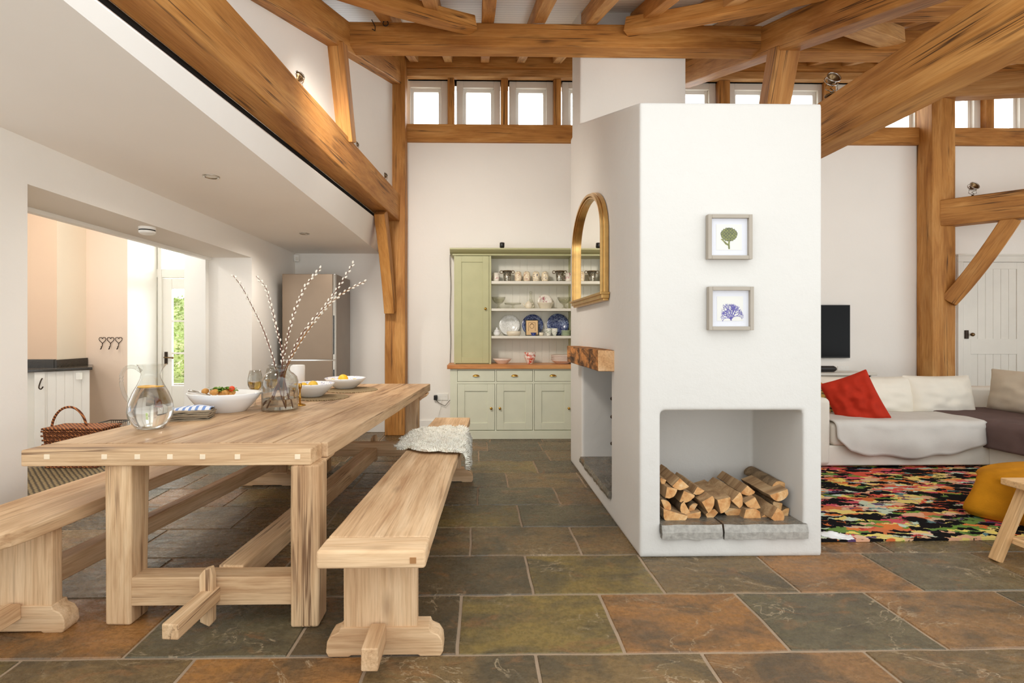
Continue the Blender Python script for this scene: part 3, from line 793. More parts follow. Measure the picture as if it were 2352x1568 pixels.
# ================================================================== DINING TABLE
TT = .775
tb = thing('dining_table', 'long rustic pale oak dining table with thick plank top', 'table', (-1.2, 3.6, 0))
Yf, Yb = 2.235, 5.02
def txl(y): return -1.955+.097*(y-2.22)
def txr(y): return -.725+.094*(y-2.22)
hd = (.097, 1, 0)
def wobbly(p, q, n=10, a=.004, s=0):
    r = []
    for i in range(n):
        t = i/n; x = p[0]+(q[0]-p[0])*t; y = p[1]+(q[1]-p[1])*t; j = noise.noise_vector(Vector((x*5+s, y*5, s)))*a
        r.append((x+j.x, y+j.y))
    return r
def plank(x0a, x1a, x0b, x1b, ya, yb, z0, z1, s=0, wob=.003):
    poly = wobbly((x0a,ya),(x1a,ya),4,wob,s)+wobbly((x1a,ya),(x1b,yb),14,wob,s+1)+wobbly((x1b,yb),(x0b,yb),4,wob,s+2)+wobbly((x0b,yb),(x0a,ya),14,wob,s+3)
    return prism(poly, z0, z1, 'Z')
bb = .125
np_ = 5; pg = []
for i in range(np_):
    a, b = i/np_, (i+1)/np_
    ya, yb = Yf+bb+.002, Yb
    L0, R0, L1, R1 = txl(ya), txr(ya)+.03, txl(yb), txr(yb)
    pg.append(plank(L0+(R0-L0)*a+.001, L0+(R0-L0)*b-.001, L1+(R1-L1)*a+.001, L1+(R1-L1)*b-.001, ya, yb, TT-.068, TT+(.0015 if i % 2 else 0), i*3, .0018 if i < np_-1 else .008))
mkx('tabletop', join(*pg), M['oak_top'], tb, d=hd, bevel=.005)
mkx('breadboard_end', plank(txl(Yf)-.005, txr(Yf), txl(Yf+bb)-.005, txr(Yf+bb), Yf, Yf+bb, TT-.072, TT-.001, 50), M['oak'], tb, d=(1,0,0), bevel=.006)
for px in (107,239,315,390,465,545,683):
    p = V(px, 1049, Yf-.003)
    mk('peg', box(p.x-.012, p.x+.012, Yf-.004, Yf+.02, p.z-.011, p.z+.011), M['peg'], tb, bevel=.002)
# underframe
def leg(x0, x1, y0, y1, nm='leg', z1=TT-.07):
    c = ((x0+x1)/2, (y0+y1)/2)
    return beam(nm, (c[0], c[1], 0), (c[0], c[1], z1), y1-y0, x1-x0, M['oak'], tb, bevel=.012, up=(1,0,0), jit=.008)
A = G(231,1443,0); B = G(295,1443,0); lx0, lx1 = A.x, B.x
C_ = G(665,1443,0); D_ = G(731,1443,0); rx0, rx1 = C_.x, D_.x
LY = 2.265
leg(lx0, lx1, LY, LY+.125); leg(rx0, rx1, LY-.03, LY+.095)
leg(lx0+.15, lx1+.15, 4.66, 4.79); leg(rx0+.16, rx1+.15, 4.66, 4.79)
bf = plank(lx1-.03, rx0+.03, lx1-.03, rx0+.03, LY+.005, LY+.105, .082, .206, 5, .002)
mkx('cross_rail', bf, M['oak'], tb, d=(1,0,0), bevel=.008)
mkx('cross_rail', plank(lx1+.12, rx0+.2, lx1+.12, rx0+.2, 4.68, 4.77, .15, .27, 6, .002), M['oak'], tb, d=(1,0,0), bevel=.008)
sx = -1.17
beam('stretcher', (sx+.045, LY+.1, .165), (sx+.2, 4.68, .18), .115, .10, M['oak'], tb, jit=.006, bevel=.008)
beam('tenon', (sx-.008, 1.985, .132), (sx+.01, LY+.02, .135), .066, .062, M['oak'], tb, jit=.002, bevel=.006)
beam('tenon', (sx+.2, 4.76, .2), (sx+.215, 4.98, .2), .06, .05, M['oak'], tb, jit=.002, bevel=.006)
wg = prism([(-.026,0),(.014,-.02),(.03,0),(.03,.2),(.02,.235),(-.01,.225),(-.03,.2)], -.016, .016, 'Y')
mkx('wedge', tf(wg, T(sx, LY-.018, .03)), M['oak'], tb, d=(0,0,1), bevel=.004)
mkx('wedge', tf(wg, T(sx+.205, 4.80, .09)), M['oak'], tb, d=(0,0,1), bevel=.004)
# shaped blocks below the right edge of the top (near and far)
for yy in (2.40, 4.80):
    xr_ = txr(yy)+.012
    cl = prism([(xr_-.12, TT-.07), (xr_+.01, TT-.07), (xr_, TT-.088), (xr_-.02, TT-.10), (xr_-.045, TT-.115), (xr_-.06, TT-.13), (xr_-.12, TT-.13)], yy-.05, yy+.10, 'Y')
    mkx('corbel', cl, M['oak'], tb, d=(0,1,0), bevel=.006)

# ================================================================== BENCHES
def bench(lab, corners, zt, Yfoot, pan, foot, yr, tenx, cat='bench', cut=None, strz=(.05,.135)):
    # corners: nl, nr, fr, fl (x,y) of the seat; pan/foot: (x0,x1)
    nl, nr, fr, fl = corners
    cx_ = (nl[0]+nr[0]+fr[0]+fl[0])/4; cy_ = (nl[1]+fr[1])/2
    b = thing('bench', lab, cat, (cx_, cy_, 0))
    poly = wobbly(nl, nr, 5, .002, 3) if cut is None else [nl]+cut
    if cut is None: pass
    poly += wobbly(nr, fr, 18, .004, 1)+wobbly(fr, fl, 5, .002, 2)+wobbly(fl, nl, 18, .004, 4)
    hd = Vector((fr[0]-nr[0], fr[1]-nr[1], 0)).normalized()
    if cut is None:
        # separate cleat across the near end
        k = .13
        n2l = (nl[0]+hd.x*k, nl[1]+hd.y*k); n2r = (nr[0]+hd.x*k, nr[1]+hd.y*k)
        p1 = wobbly(nl, nr, 5, .002, 3)+wobbly(nr, n2r, 3, .002, 1)+wobbly(n2r, n2l, 5, .001, 9)+wobbly(n2l, nl, 3, .002, 8)
        mkx('breadboard_end', prism(p1, zt-.066, zt, 'Z'), M['oak_bench'], b, d=(1,0,0), bevel=.012, seg=3)
        n3l = (n2l[0]+.001, n2l[1]+.002); n3r = (n2r[0]-.003, n2r[1]+.002)
        poly = wobbly(n3l, n3r, 5, .001, 3)+wobbly(n3r, fr, 18, .004, 1)+wobbly(fr, fl, 5, .002, 2)+wobbly(fl, n3l, 18, .004, 4)
        mk('peg', box(nr[0]-.055, nr[0]-.033, nr[1]-.003, nr[1]+.02, zt-.045, zt-.024), M['pegdark'], b)
    mkx('seat', prism(poly, zt-.064, zt-.001, 'Z'), M['oak_bench'], b, d=hd, bevel=.008, seg=3)
    L = yr-Yfoot
    for k, y0 in ((0, Yfoot), (1, yr)):
        dx = hd.x/hd.y*(y0-Yfoot)
        x0, x1 = pan[0]+dx, pan[1]+dx; f0_, f1_ = foot[0]+dx, foot[1]+dx
        w0 = .07
        beam('leg_panel', ((x0+x1)/2, y0+w0/2+.004, .09), ((x0+x1)/2, y0+w0/2+.004, zt-.066), w0-.01, x1-x0, M['oak_bench'], b, up=(1,0,0), jit=.003, bevel=.006)
        h = .115; r = .035
        fp = [(f0_+.09,0),(f0_+.10,.006),(f1_-.10,.006),(f1_-.09,0),(f1_-.01,0),(f1_,.02),(f1_-.004,.06),(f1_-.02,.085),(f1_-.05,.098),(f1_-.055,.115),(f0_+.055,.115),(f0_+.05,.098),(f0_+.02,.085),(f0_+.004,.06),(f0_,.02),(f0_+.01,0)]
        mkx('foot', prism([(p[0], p[1]) for p in fp], y0, y0+.085, 'Y'), M['oak_bench'], b, d=(1,0,0), bevel=.005)
        s = 1 if k else -1
        tx = tenx+dx
        ya, yb_ = (y0+.085, y0+.25) if k else (y0-.165, y0)
        beam('tenon', (tx, ya, (strz[0]+strz[1])/2), (tx, yb_, (strz[0]+strz[1])/2), .062, strz[1]-strz[0], M['oak_bench'], b, jit=.002, bevel=.006)
    dx = hd.x/hd.y*(yr-Yfoot)
    if strz[0] < .06: za, zb = .16, .16
    else: za, zb = .19, .19
    beam('stretcher', (tenx+.02, Yfoot+.08, za), (tenx+.02+dx, yr, zb), .08, .10, M['oak_bench'], b, jit=.005, bevel=.008)
    return b
ZB = .5
q = lambda px, py: tuple(G(px, py, ZB)[:2])
nl = q(724, 1266); nr = q(977, 1264); fr = q(1080, 958); fl = q(1000, 958)
pl, pr = V(787,1400,2.03).x, V(957,1400,2.03).x
fa, fb = V(748,1500,2.03).x, V(1018,1500,2.03).x
bench('long rustic oak bench right of the dining table, sheepskin over its far end', (nl, nr, fr, fl), ZB, 2.03, (pl, pr), (fa, fb), 4.38, -.392)
# left bench
cr = q(80, 1202); fl2 = (cr[0]+.105*2.75-.36, 4.85); fr2 = (cr[0]+.105*2.75, 4.85)
nl2 = (cr[0]-.42, 1.86)
pr2 = V(115,1300,2.215).x; fb2 = V(146,1440,2.21).x
bench('long rustic oak bench left of the dining table, cut off by the left edge', (nl2, cr, fr2, fl2), ZB, 2.215, (pr2-.30, pr2), (pr2-.37, fb2), 4.3, pr2-.15, cut=[(cr[0]-.16, 1.88), (cr[0]-.07, 1.95), (cr[0]-.02, 2.05)], strz=(.062,.13))

# sheepskin ---------------------------------------------------------
def sheepskin():
    o_ = G(1030, 1010, ZB)
    yc = (G(1030,985,ZB).y+G(1030,1052,ZB).y)/2; yh = .36
    xc0 = nr[0]+(fr[0]-nr[0])*((yc-nr[1])/(fr[1]-nr[1]))       # right edge of the seat here
    xl0 = nl[0]+(fl[0]-nl[0])*((yc-nl[1])/(fl[1]-nl[1]))
    W = xc0-xl0
    rnd = random.Random(3)
    def surf(u, v):     # u across (0 left .. 1 right incl. hang), v along -1..1
        edge = 1+.07*math.sin(v*7+1)+.05*math.sin(v*13)
        xw = -.09+(W+.09+.16)*u*edge
        y = yc+yh*v*(1-.10*math.cos(u*5)*abs(v))
        if xw <= W+.012:
            z = ZB+.018; x = xl0+xw
            if xw < 0: z -= min(.03, -xw*.35)
        else:
            k = xw-W-.012; x = xc0+.012+min(.02, k*.4); z = ZB+.018-k
        return Vector((x, y, z+.008*noise.noise(Vector((x*14, y*14, 0)))))
    def inside(u, v): return (abs(2*u-1)**3+abs(v)**3) < 1.02+.12*math.sin(9*math.atan2(v, 2*u-1))
    N = 40; v, f = [], []
    idx = {}
    for i in range(N+1):
        for j in range(N+1): idx[i,j] = len(v); v.append(surf(i/N, 2*j/N-1))
    for i in range(N):
        for j in range(N):
            if inside((i+.5)/N, 2*(j+.5)/N-1): f.append((idx[i,j], idx[i+1,j], idx[i+1,j+1], idx[i,j+1]))
    for k in range(20000):
        a, b = rnd.random(), rnd.uniform(-1, 1)
        if not inside(a, b): continue
        p = surf(a, b); pu = surf(min(1,a+.01), b); pv = surf(a, b+.01)
        nn = (pu-p).cross(pv-p)
        if nn.length < 1e-9: continue
        nn.normalize()
        fl_ = noise.noise_vector(Vector((p.x*16, p.y*16, p.z*16)))
        L = rnd.uniform(.024, .045)
        d = (nn*.55+Vector((fl_.x, fl_.y, fl_.z*.4))*1.3+Vector((rnd.uniform(-.3,.3), rnd.uniform(-.3,.3), rnd.uniform(-.2,.2)))).normalized()
        t1 = d.orthogonal().normalized()*rnd.uniform(.0035,.006); t2 = d.cross(t1)
        m_ = p+d*L*.55+nn*.004; e_ = p+d*L+Vector((fl_.y, -fl_.x, -.3))*L*.4
        n0_ = len(v)
        v += [p+t1, p-t1*.5+t2, p-t1*.5-t2, m_+t1*.8, m_-t1*.4+t2*.8, m_-t1*.4-t2*.8, e_]
        for i in range(3):
            j = (i+1) % 3; f.append((n0_+i, n0_+j, n0_+3+j, n0_+3+i)); f.append((n0_+3+i, n0_+3+j, n0_+6))
    o = mk('sheepskin', (v, f), M['wool'], smooth=True)
    tag(o, 'fluffy cream sheepskin draped over the far end of the right bench', 'sheepskin')
sheepskin()

# ================================================================== THINGS ON THE TABLE
def item(name, lab, cat, p, group=None, rz=0): return thing(name, lab, cat, (p.x, p.y, p.z), rz, group)
# glass jug
p = G(346, 984, TT); j = item('glass_jug', 'clear glass jug of water with lemon slices at the near end of the table', 'jug', p)
s_ = .106
prof = [(0,.004),(.05,.004),(.066,.006),(.084,.03),(.100,.062),(.106,.095),(.100,.14),(.082,.19),(.060,.232),(.047,.262),(.043,.285),(.050,.312),(.062,.336)]
jg = lathe(prof, 40, False); inner = lathe([(max(0, r-.004), z+.004 if i == 0 else z) for i, (r, z) in enumerate(prof)], 40, False)
def spout(g):
    out = []
    for v_ in g[0]:
        if v_.z > .27 and v_.x > .0:
            k = (v_.z-.27)/.07; a = max(0, v_.x/(abs(v_.x)+abs(v_.y)+1e-6))**3
            v_ = Vector((v_.x+.028*k*a, v_.y*(1-.35*k*a), v_.z+.006*k*a))
        out.append(v_)
    return out, g[1]
mk('vessel', spout(jg), M['glassware'], j, smooth=True, world=False)
mk('handle', tube(smoothed([(-.050,0,.300),(-.085,0,.322),(-.125,0,.318),(-.148,0,.285),(-.150,0,.235),(-.138,0,.185),(-.118,0,.150),(-.098,0,.135)]), .0095, 14), M['glassware'], j, smooth=True, world=False)
mk('water', lathe([(0,.009),(.062,.011),(.079,.032),(.095,.064),(.101,.095),(.095,.138),(.078,.187),(.066,.215),(.064,.2165),(0,.2165)], 40, False), M['water'], j, smooth=True, world=False, auto=.9)
for a, zz_, x_ in ((.03,.2215,-.012),(-.03,.2195,.014)):
    mk('lemon_slice', tf(lathe([(0,-.002),(.043,-.002),(.044,0),(.043,.002),(0,.002)], 28, False), T(x_, -.010 if a > 0 else .008, zz_) @ R(a, 'X') @ R(a*.5,'Y')), M['lemon'], j, world=False)
# napkins
p = G(437, 962, TT); nap = item('napkin', 'folded taupe linen napkins in a loose stack beside the jug', 'napkin', p)
for k in range(6):
    g = box(-.12, .12, -.075, .075, 0, .0075)
    nseg = 12; v, f = [], []
    for i in range(nseg+1):
        for jx_ in range(9):
            x = -.12+.24*i/nseg; y = -.07+.14*jx_/8
            zz_ = k*.009+.004*noise.noise(Vector((x*16+k*3, y*16, k)))+.004
            v.append(Vector((x, y, zz_)))
    b0 = len(v)
    v += [q_-Vector((0,0,.007)) for q_ in v]
    for i in range(nseg):
        for jx_ in range(8):
            a = i*9+jx_; f.append((a, a+9, a+10, a+1)); f.append((b0+a, b0+a+1, b0+a+10, b0+a+9))
    rim = [i*9 for i in range(nseg+1)]+[nseg*9+jj for jj in range(1,9)]+[i*9+8 for i in range(nseg-1,-1,-1)]+[jj for jj in range(7,0,-1)]
    for a, b in zip(rim, rim[1:]+rim[:1]): f.append((a, b, b0+b, b0+a))
    mk('fold', tf((v, f), T(random.uniform(-.01,.01), random.uniform(-.008,.008), .004) @ R(.25+random.uniform(-.08,.08), 'Z')), M['linen_nap'], nap, smooth=True, world=False)
p = G(440, 948, TT); cl = []
v, f = [], []
for i in range(15):
    for k in range(11):
        x = -.105+.21*i/14; y = -.06+.12*k/10
        z = .062+.010*noise.noise(Vector((x*12, y*18, 5)))+.012*math.exp(-((x-.02)/.07)**2)-.02*max(0, abs(y)-.04)/.02
        v.append(Vector((x, y, z)))
for i in range(14):
    for k in range(10): a = i*11+k; f.append((a, a+11, a+12, a+1))
b0 = len(v); v += [a-Vector((0,0,.006)) for a in v]; f += [tuple(b0+i for i in reversed(q_)) for q_ in list(f)]
o = mk('tea_towel', tf((v, f), T(nap.location.x+.0, nap.location.y+.03, TT) @ R(.2,'Z')), M['stripe'], smooth=True)
tag(o, 'blue and white striped cloth folded on top of the taupe napkins', 'cloth')
# bowls
def bowl(name, lab, p, r, h, foot, mat_in=None, sx=1, sy=1, rz=0):
    b = item(name, lab, 'bowl', p)
    pr = [(0,0),(foot,0),(foot+.006,.004),(foot+(r-foot)*.45,h*.36),(foot+(r-foot)*.8,h*.72),(r,h),(r-.003,h+.004),(r-.010,h),(foot+(r-foot)*.74,h*.72),(foot+(r-foot)*.38,h*.36),(foot*.6,.014),(0,.012)]
    g = tf(lathe(pr, 48, False), R(rz,'Z') @ S3(sx, sy, 1)); n = 48
    mi = [0]*(5*n)+[1]*(len(g[1])-5*n)
    mk('bowl_body', g, None, b, smooth=True, world=False, mats=[M['ceramic'], mat_in or M['ceramic']], midx=mi)
    return b
p = G(516, 944, TT); sb = bowl('salad_bowl', 'large oval white bowl of roast potatoes and leaves near the jug', p, .225, .118, .125, sx=1, sy=.78)
rs = random.Random(2)
for k in range(16):
    a = rs.uniform(0, 6.28); rr = rs.uniform(.01, .09); x, y = rr*math.cos(a)-.04, rr*math.sin(a)*.7
    o = mk('potato', tf(ball(rs.uniform(.017,.025), 14, 10, 1.12, .95, .88), T(p.x+x, p.y+y, p.z+.112+rs.uniform(0,.018)) @ R(rs.uniform(0,3),'Z')), M['potato'], smooth=True)
    tag(o, 'small roast potato among the leaves in the large oval bowl', 'potato', 'potatoes in the oval bowl')
lv, lf_ = [], []
for k in range(90):
    a = rs.uniform(0,6.28); rr = rs.uniform(0,.09); c = Vector((p.x+rr*math.cos(a)-.01, p.y+rr*math.sin(a)*.7, p.z+.128+rs.uniform(0,.022)))
    m_ = T(*c) @ R(rs.uniform(0,6.28),'Z') @ R(rs.uniform(-.8,.8),'X'); s = rs.uniform(.012,.022); b0 = len(lv)
    for q_ in ((-1,0,0),(-.4,-.5,.15),(.4,-.5,.2),(1,0,.1),(.4,.5,.2),(-.4,.5,.15)): lv.append(m_ @ (Vector(q_)*s))
    lf_.append(tuple(range(b0,b0+6)))
o = mk('salad_leaves', (lv, lf_), M['leaf']); o['kind'] = 'stuff'; tag(o, 'chopped green leaves scattered over the potatoes', 'salad')
o = mk('tomato', tf(ball(.018, 14, 10), T(p.x+.055, p.y-.02, p.z+.145)), M['tomato'], smooth=True); tag(o, 'small red tomato on top of the oval bowl', 'tomato')
sp = thing('serving_spoon', 'dark metal serving spoon resting in the oval bowl', 'spoon', (p.x-.12, p.y, p.z+.11))
mk('spoon_handle', tube([(p.x-.215, p.y-.02, p.z+.135), (p.x-.15, p.y-.01, p.z+.118), (p.x-.09, p.y, p.z+.10)], [.008,.006,.005], 8), M['chrome'], sp, smooth=True)
mk('spoon_bowl', tf(ball(.026,12,8,1.3,.9,.3), T(p.x-.06, p.y, p.z+.095)), M['chrome'], sp, smooth=True)
# placemats
def placemat(lab, p, r):
    g = lathe([(0,.006),(r,.006),(r+.003,.003),(r,0),(0,0)], 48, False)
    v = [Vector((a.x*(1+.02*noise.noise(a*30)), a.y*(1+.02*noise.noise(a*31)), a.z)) for a in g[0]]
    o = mk('placemat', tf((v, g[1]), T(p.x, p.y, TT+.001)), M['seagrass']); tag(o, lab, 'placemat')
pm1 = G(722, 913, TT); pm2 = G(802, 896, TT)
placemat('round woven placemat under the middle fruit bowl', pm1+Vector((.06,-.0,0)), .20)
placemat('round woven placemat under the farthest bowl', pm2+Vector((.02,.0,0)), .22)
up = Vector((0,0,.0085))
b2 = bowl('fruit_bowl', 'white bowl of yellow quinces in the middle of the table', G(716, 912, TT)+up, .172, .098, .075, M['bowl_int'])
b3 = bowl('fruit_bowl', 'white bowl with one tall lemon at the far end of the table', G(793, 893, TT)+up, .178, .088, .08, M['bowl_int'])
def fruit(px, py, b, r, lab, nm='quince', mat='pear', sz=1.0, dy=0):
    l = b.location; q_ = V(px, py, l.y+dy)
    f_ = thing(nm, lab, 'fruit', (q_.x, q_.y, q_.z))
    mk('skin', tf(ball(r, 18, 14, 1, 1, sz), T(*q_)), M[mat], f_, smooth=True)
    if nm != 'lemon': mk('calyx', tf(ball(.006, 8, 6), T(q_.x+.002, q_.y-r*.95, q_.z-r*.25)), M['gap'], f_)
fruit(719, 885, b2, .037, 'round yellow quince at the right of the middle bowl', dy=-.02)
fruit(697, 888, b2, .034, 'yellow quince with a green tint at the left of the middle bowl', dy=.0)
fruit(707, 893, b2, .034, 'yellow quince low between its two neighbours in the middle bowl', dy=-.07)
fruit(683, 889, b2, .034, 'quince behind the rim at the far left of the middle bowl', dy=.05)
fruit(788, 870, b3, .044, 'large bright lemon standing proud of the far bowl', 'lemon', 'lemon', .92, dy=-.01)
fruit(764, 877, b3, .036, 'lemon lying low at the left inside the far bowl', 'lemon', 'lemon', .85, dy=.02)
fruit(815, 876, b3, .034, 'lemon lying low at the right inside the far bowl', 'lemon', 'lemon', .85, dy=.03)
# wine glasses
def wineglass(lab, p, s=1.0):
    g = item('wine_glass', lab, 'glass', p)
    pr = [(0,.0),(.036,.0),(.036,.003),(.008,.010),(.0045,.02),(.0045,.085),(.010,.095),(.030,.112),(.043,.138),(.0455,.160),(.041,.195),(.034,.232),(.0325,.232),(.0395,.195),(.044,.160),(.0415,.139),(.029,.115),(.008,.098),(0,.097)]
    mk('glass_body', tf(lathe(pr, 32, False), S3(s,s,s)), M['glassware'], g, smooth=True, world=False)
    mk('wine', tf(lathe([(0,.0985),(.008,.099),(.0285,.1165),(.0405,.140),(.0432,.160),(.042,.1605),(0,.1605)], 32, False), S3(s,s,s)), M['wine'], g, smooth=True, world=False)
wineglass('glass of white wine left of the vase of willow', G(586, 934, TT), 1.06)
wineglass('glass of white wine seen through the vase of willow', G(625, 927, TT), 1.08)
# vase
p = G(643, 941, TT); vs_ = item('glass_vase', 'clear bottle-shaped glass vase holding willow stems', 'vase', p)
prv = [(0,0),(.102,0),(.112,.008),(.112,.10),(.112,.185),(.104,.215),(.084,.236),(.066,.248),(.060,.262),(.064,.280),(.076,.290)]
prv += [(r-.004, z) for r, z in reversed(prv[2:])]+[(.1,.010),(0,.010)]
mk('vessel', lathe(prv, 40, False), M['glassware'], vs_, smooth=True, world=False)
mk('water', lathe([(0,.012),(.105,.013),(.107,.05),(.107,.075),(0,.0755)], 40, False), M['water'], vs_, smooth=True, world=False, auto=.9)
# willow stems
stems = [([(655,938),(645,905),(636,858),(625,815),(604,755),(580,705),(556,660),(535,632)], 'twig', 'leftmost pussy willow branch, leaning far to the left'),
         ([(620,936),(640,880),(648,840),(646,800),(633,745),(622,700),(610,660),(588,634)], 'twig', 'pussy willow branch second from the left, curling left at its tip'),
         ([(668,936),(655,880),(648,845),(655,800),(668,745),(682,700),(703,655),(738,614)], 'twig', 'middle pussy willow branch, rising a little to the right'),
         ([(618,930),(636,885),(655,846),(680,790),(710,745),(745,705),(780,655),(812,604)], 'twig', 'tallest pussy willow branch, leaning right'),
         ([(652,932),(652,880),(660,842),(690,785),(725,735),(760,695),(800,665),(842,645)], 'twig_y', 'yellow-barked pussy willow branch spreading farthest right')]
catk = None
for si, (pp, mt, lab) in enumerate(stems):
    Y0 = vs_.location.y+(si-2)*.018
    P = [V(a, b, Y0+((si % 3)-1)*.03*(k/7)) for k, (a, b) in enumerate(pp)]
    P[0] = Vector((P[0].x, P[0].y, max(P[0].z, TT+.016)))
    st_ = thing('willow_branch', lab, 'branch', tuple(P[0]), 0, 'pussy willow branches in the vase')
    sm_ = []
    for k in range(len(P)-1):
        for t in (0,.25,.5,.75):
            a, b, c, d = P[max(0,k-1)], P[k], P[k+1], P[min(len(P)-1,k+2)]
            sm_.append(.5*((2*b)+(-a+c)*t+(2*a-5*b+4*c-d)*t*t+(-a+3*b-3*c+d)*t**3))
    sm_.append(P[-1])
    mk('stem', tube(sm_, [.0042-.0026*i/len(sm_) for i in range(len(sm_))], 7), M[mt], st_, smooth=True)
    # catkins along the upper part
    i0 = 9; tot = 0; acc = 0; side = 1; rc = random.Random(si)
    for i in range(i0, len(sm_)-1):
        a, b = sm_[i], sm_[i+1]; L = (b-a).length; d = (b-a).normalized(); pos = 0
        while acc < L:
            c = a+d*acc
            out = (d.cross(Vector((0,1,0)))*side+Vector((0,rc.uniform(-.7,.7),0))).normalized()
            ax = (d+out*.35).normalized(); pc = c+out*.006+d*.004
            qx = ax.to_track_quat('Z','Y').to_matrix().to_4x4()
            s = rc.uniform(.85,1.15)*(.8 if i < i0+6 else 1.0)
            m_ = T(*(pc-P[0])) @ qx @ S3(s, s, s)
            if catk is None:
                catk = mk('catkin', ball(.0062, 10, 8, 1, 1, 1.7), M['catkin'], st_, smooth=True, world=False, mtx=m_)
            else:
                o = catk.copy(); C.objects.link(o); o.parent = st_; o.matrix_basis = m_
            side = -side; acc += rc.uniform(.016,.024)
        acc -= L
# marble cooler, brass candlestick and tumblers behind the vase
p = G(678, 893, TT); mc = item('wine_cooler', 'white marble wine cooler standing behind the vase', 'wine cooler', p)
mk('cooler_body', lathe([(0,0),(.078,0),(.082,.004),(.082,.208),(.078,.212),(.070,.212),(.068,.205),(.068,.02),(0,.02)], 40, False), M['ceramic'], mc, smooth=True, world=False, auto=.8)
p = G(689, 931, TT); cs_ = item('candlestick', 'tall brass candlestick seen through the right side of the vase', 'candlestick', p)
mk('base', lathe([(0,0),(.036,0),(.038,.004),(.030,.010),(.012,.014),(.007,.02),(0,.02)], 28, False), M['brass'], cs_, smooth=True, world=False)
mk('stem', tf(lathe([(.006,.015),(.006,.05),(.010,.056),(.006,.062),(.005,.11),(.009,.116),(.012,.125),(.013,.15),(.010,.152),(0,.152)], 20, False), T(-.0,0,0)), M['brass'], cs_, smooth=True, world=False)
p = G(676, 934, TT); cs2 = item('candlestick', 'short brass candlestick close behind the vase', 'candlestick', p)
mk('base', lathe([(0,0),(.026,0),(.028,.004),(.010,.010),(.006,.016),(0,.016)], 24, False), M['brass'], cs2, smooth=True, world=False)
mk('stem', lathe([(.005,.012),(.005,.05),(.009,.056),(.005,.062),(.005,.10),(.011,.108),(.012,.13),(0,.13)], 18, False), M['brass'], cs2, smooth=True, world=False)
p = G(655, 925, TT); tu = item('tumbler', 'clear straight tumbler behind the vase', 'glass', p)
mk('glass_body', lathe([(0,0),(.03,0),(.034,.11),(.032,.11),(.028,.006),(0,.006)], 28, False), M['glassware'], tu, smooth=True, world=False)
# ================================================================== MIRROR, PICTURES, LOGS
XW = X0-.004                      # left face of the chimney
mir = thing('overmantel_mirror', 'arched gilt-framed mirror hanging above the timber mantel', 'mirror', (XW-.03, 4.16, 1.5))
my0, my1, mz0, mzs, mzt = 3.575, 4.70, 1.545, 1.98, 2.375
def archline(y0, y1, z0, zs, zt_, n=40):
    c, a, b = (y0+y1)/2, (y1-y0)/2, zt_-zs
    pts = [(y0, z0), (y0, z0+(zs-z0)*.5)]
    for i in range(n+1):
        t = PI*i/n; pts.append((c-a*math.cos(t), zs+b*math.sin(t)**.9))
    pts += [(y1, z0+(zs-z0)*.5), (y1, z0)]
    return pts
TILT = .0
def ribbon(y0, y1, z0, zs, zt_, wd, xa, xb):
    o_ = archline(y0, y1, z0, zs, zt_); i_ = archline(y0+wd, y1-wd, z0, zs, zt_-wd)
    v, f = [], []
    n = len(o_)
    for (a, b), (c, d) in zip(o_, i_): v += [Vector((xa,a,b)), Vector((xb,a,b)), Vector((xb,c,d)), Vector((xa,c,d))]
    for k in range(n-1):
        for i in range(4): j = (i+1) % 4; f.append((k*4+i, k*4+4+i, k*4+4+j, k*4+j))
    f += [(0,1,2,3), (4*n-1,4*n-2,4*n-3,4*n-4)]
    return v, f
mk('frame', join(ribbon(my0, my1, mz0, mzs, mzt, .052, XW-.001, XW-.035), ribbon(my0+.008, my1-.008, mz0, mzs, mzt-.008, .022, XW-.03, XW-.058), ribbon(my0+.034, my1-.034, mz0, mzs, mzt-.034, .012, XW-.03, XW-.048)), M['gold'], mir, bevel=.004)
ml = archline(my0+.045, my1-.045, mz0+.01, mzs, mzt-.045)
gm = prism([(a, b) for a, b in ml], XW-.010, XW-.016, 'X')
mk('mirror_glass', gm, M['mirror'], mir)
mk('base_moulding', join(box(XW-.001, XW-.055, my0-.015, my1+.015, mz0-.03, mz0+.012), box(XW-.001, XW-.070, my0-.03, my1+.03, mz0-.004, mz0+.014), box(XW-.001, XW-.040, my0, my1, mz0-.045, mz0-.028)), M['gold'], mir, bevel=.004)

def picture(lab, x0, y0, x1, y1, art):
    a = V(x0, y0, YF-.035); b = V(x1, y1, YF-.035)
    fx0, fx1, fz1_, fz0_ = a.x, b.x, a.z, b.z
    t = thing('framed_picture', lab, 'picture', ((fx0+fx1)/2, YF-.01, (fz0_+fz1_)/2))
    w = .021; ya, yb = YF-.04, YF-.006
    mk('frame', join(box(fx0, fx0+w, ya, yb, fz0_, fz1_), box(fx1-w, fx1, ya, yb, fz0_, fz1_), box(fx0+w, fx1-w, ya, yb, fz1_-w, fz1_), box(fx0+w, fx1-w, ya, yb, fz0_, fz0_+w)), M['mat_frame'], t, bevel=.002)
    mk('mount', box(fx0+w*.8, fx1-w*.8, YF-.020, YF-.012, fz0_+w*.8, fz1_-w*.8), M['paper'], t)
    m_ = .032+w
    pr_ = mk('print', box(fx0+m_, fx1-m_, YF-.0215, YF-.0201, fz0_+m_, fz1_-m_), M['paper2'], t)
    mk('glass_pane', box(fx0+w*.9, fx1-w*.9, YF-.030, YF-.0285, fz0_+w*.9, fz1_-w*.9), M['picglass'], t)
    art(t, pr_, (fx0+fx1)/2, (fz0_+fz1_)/2, (fx1-fx0))
Ya_ = YF-.0220
def flatpoly(polys, y):
    v, f = [], []
    for P in polys:
        b = len(v); v += [Vector((x, y, z)) for x, z in P]; f.append(tuple(range(b, b+len(P))))
    return v, f
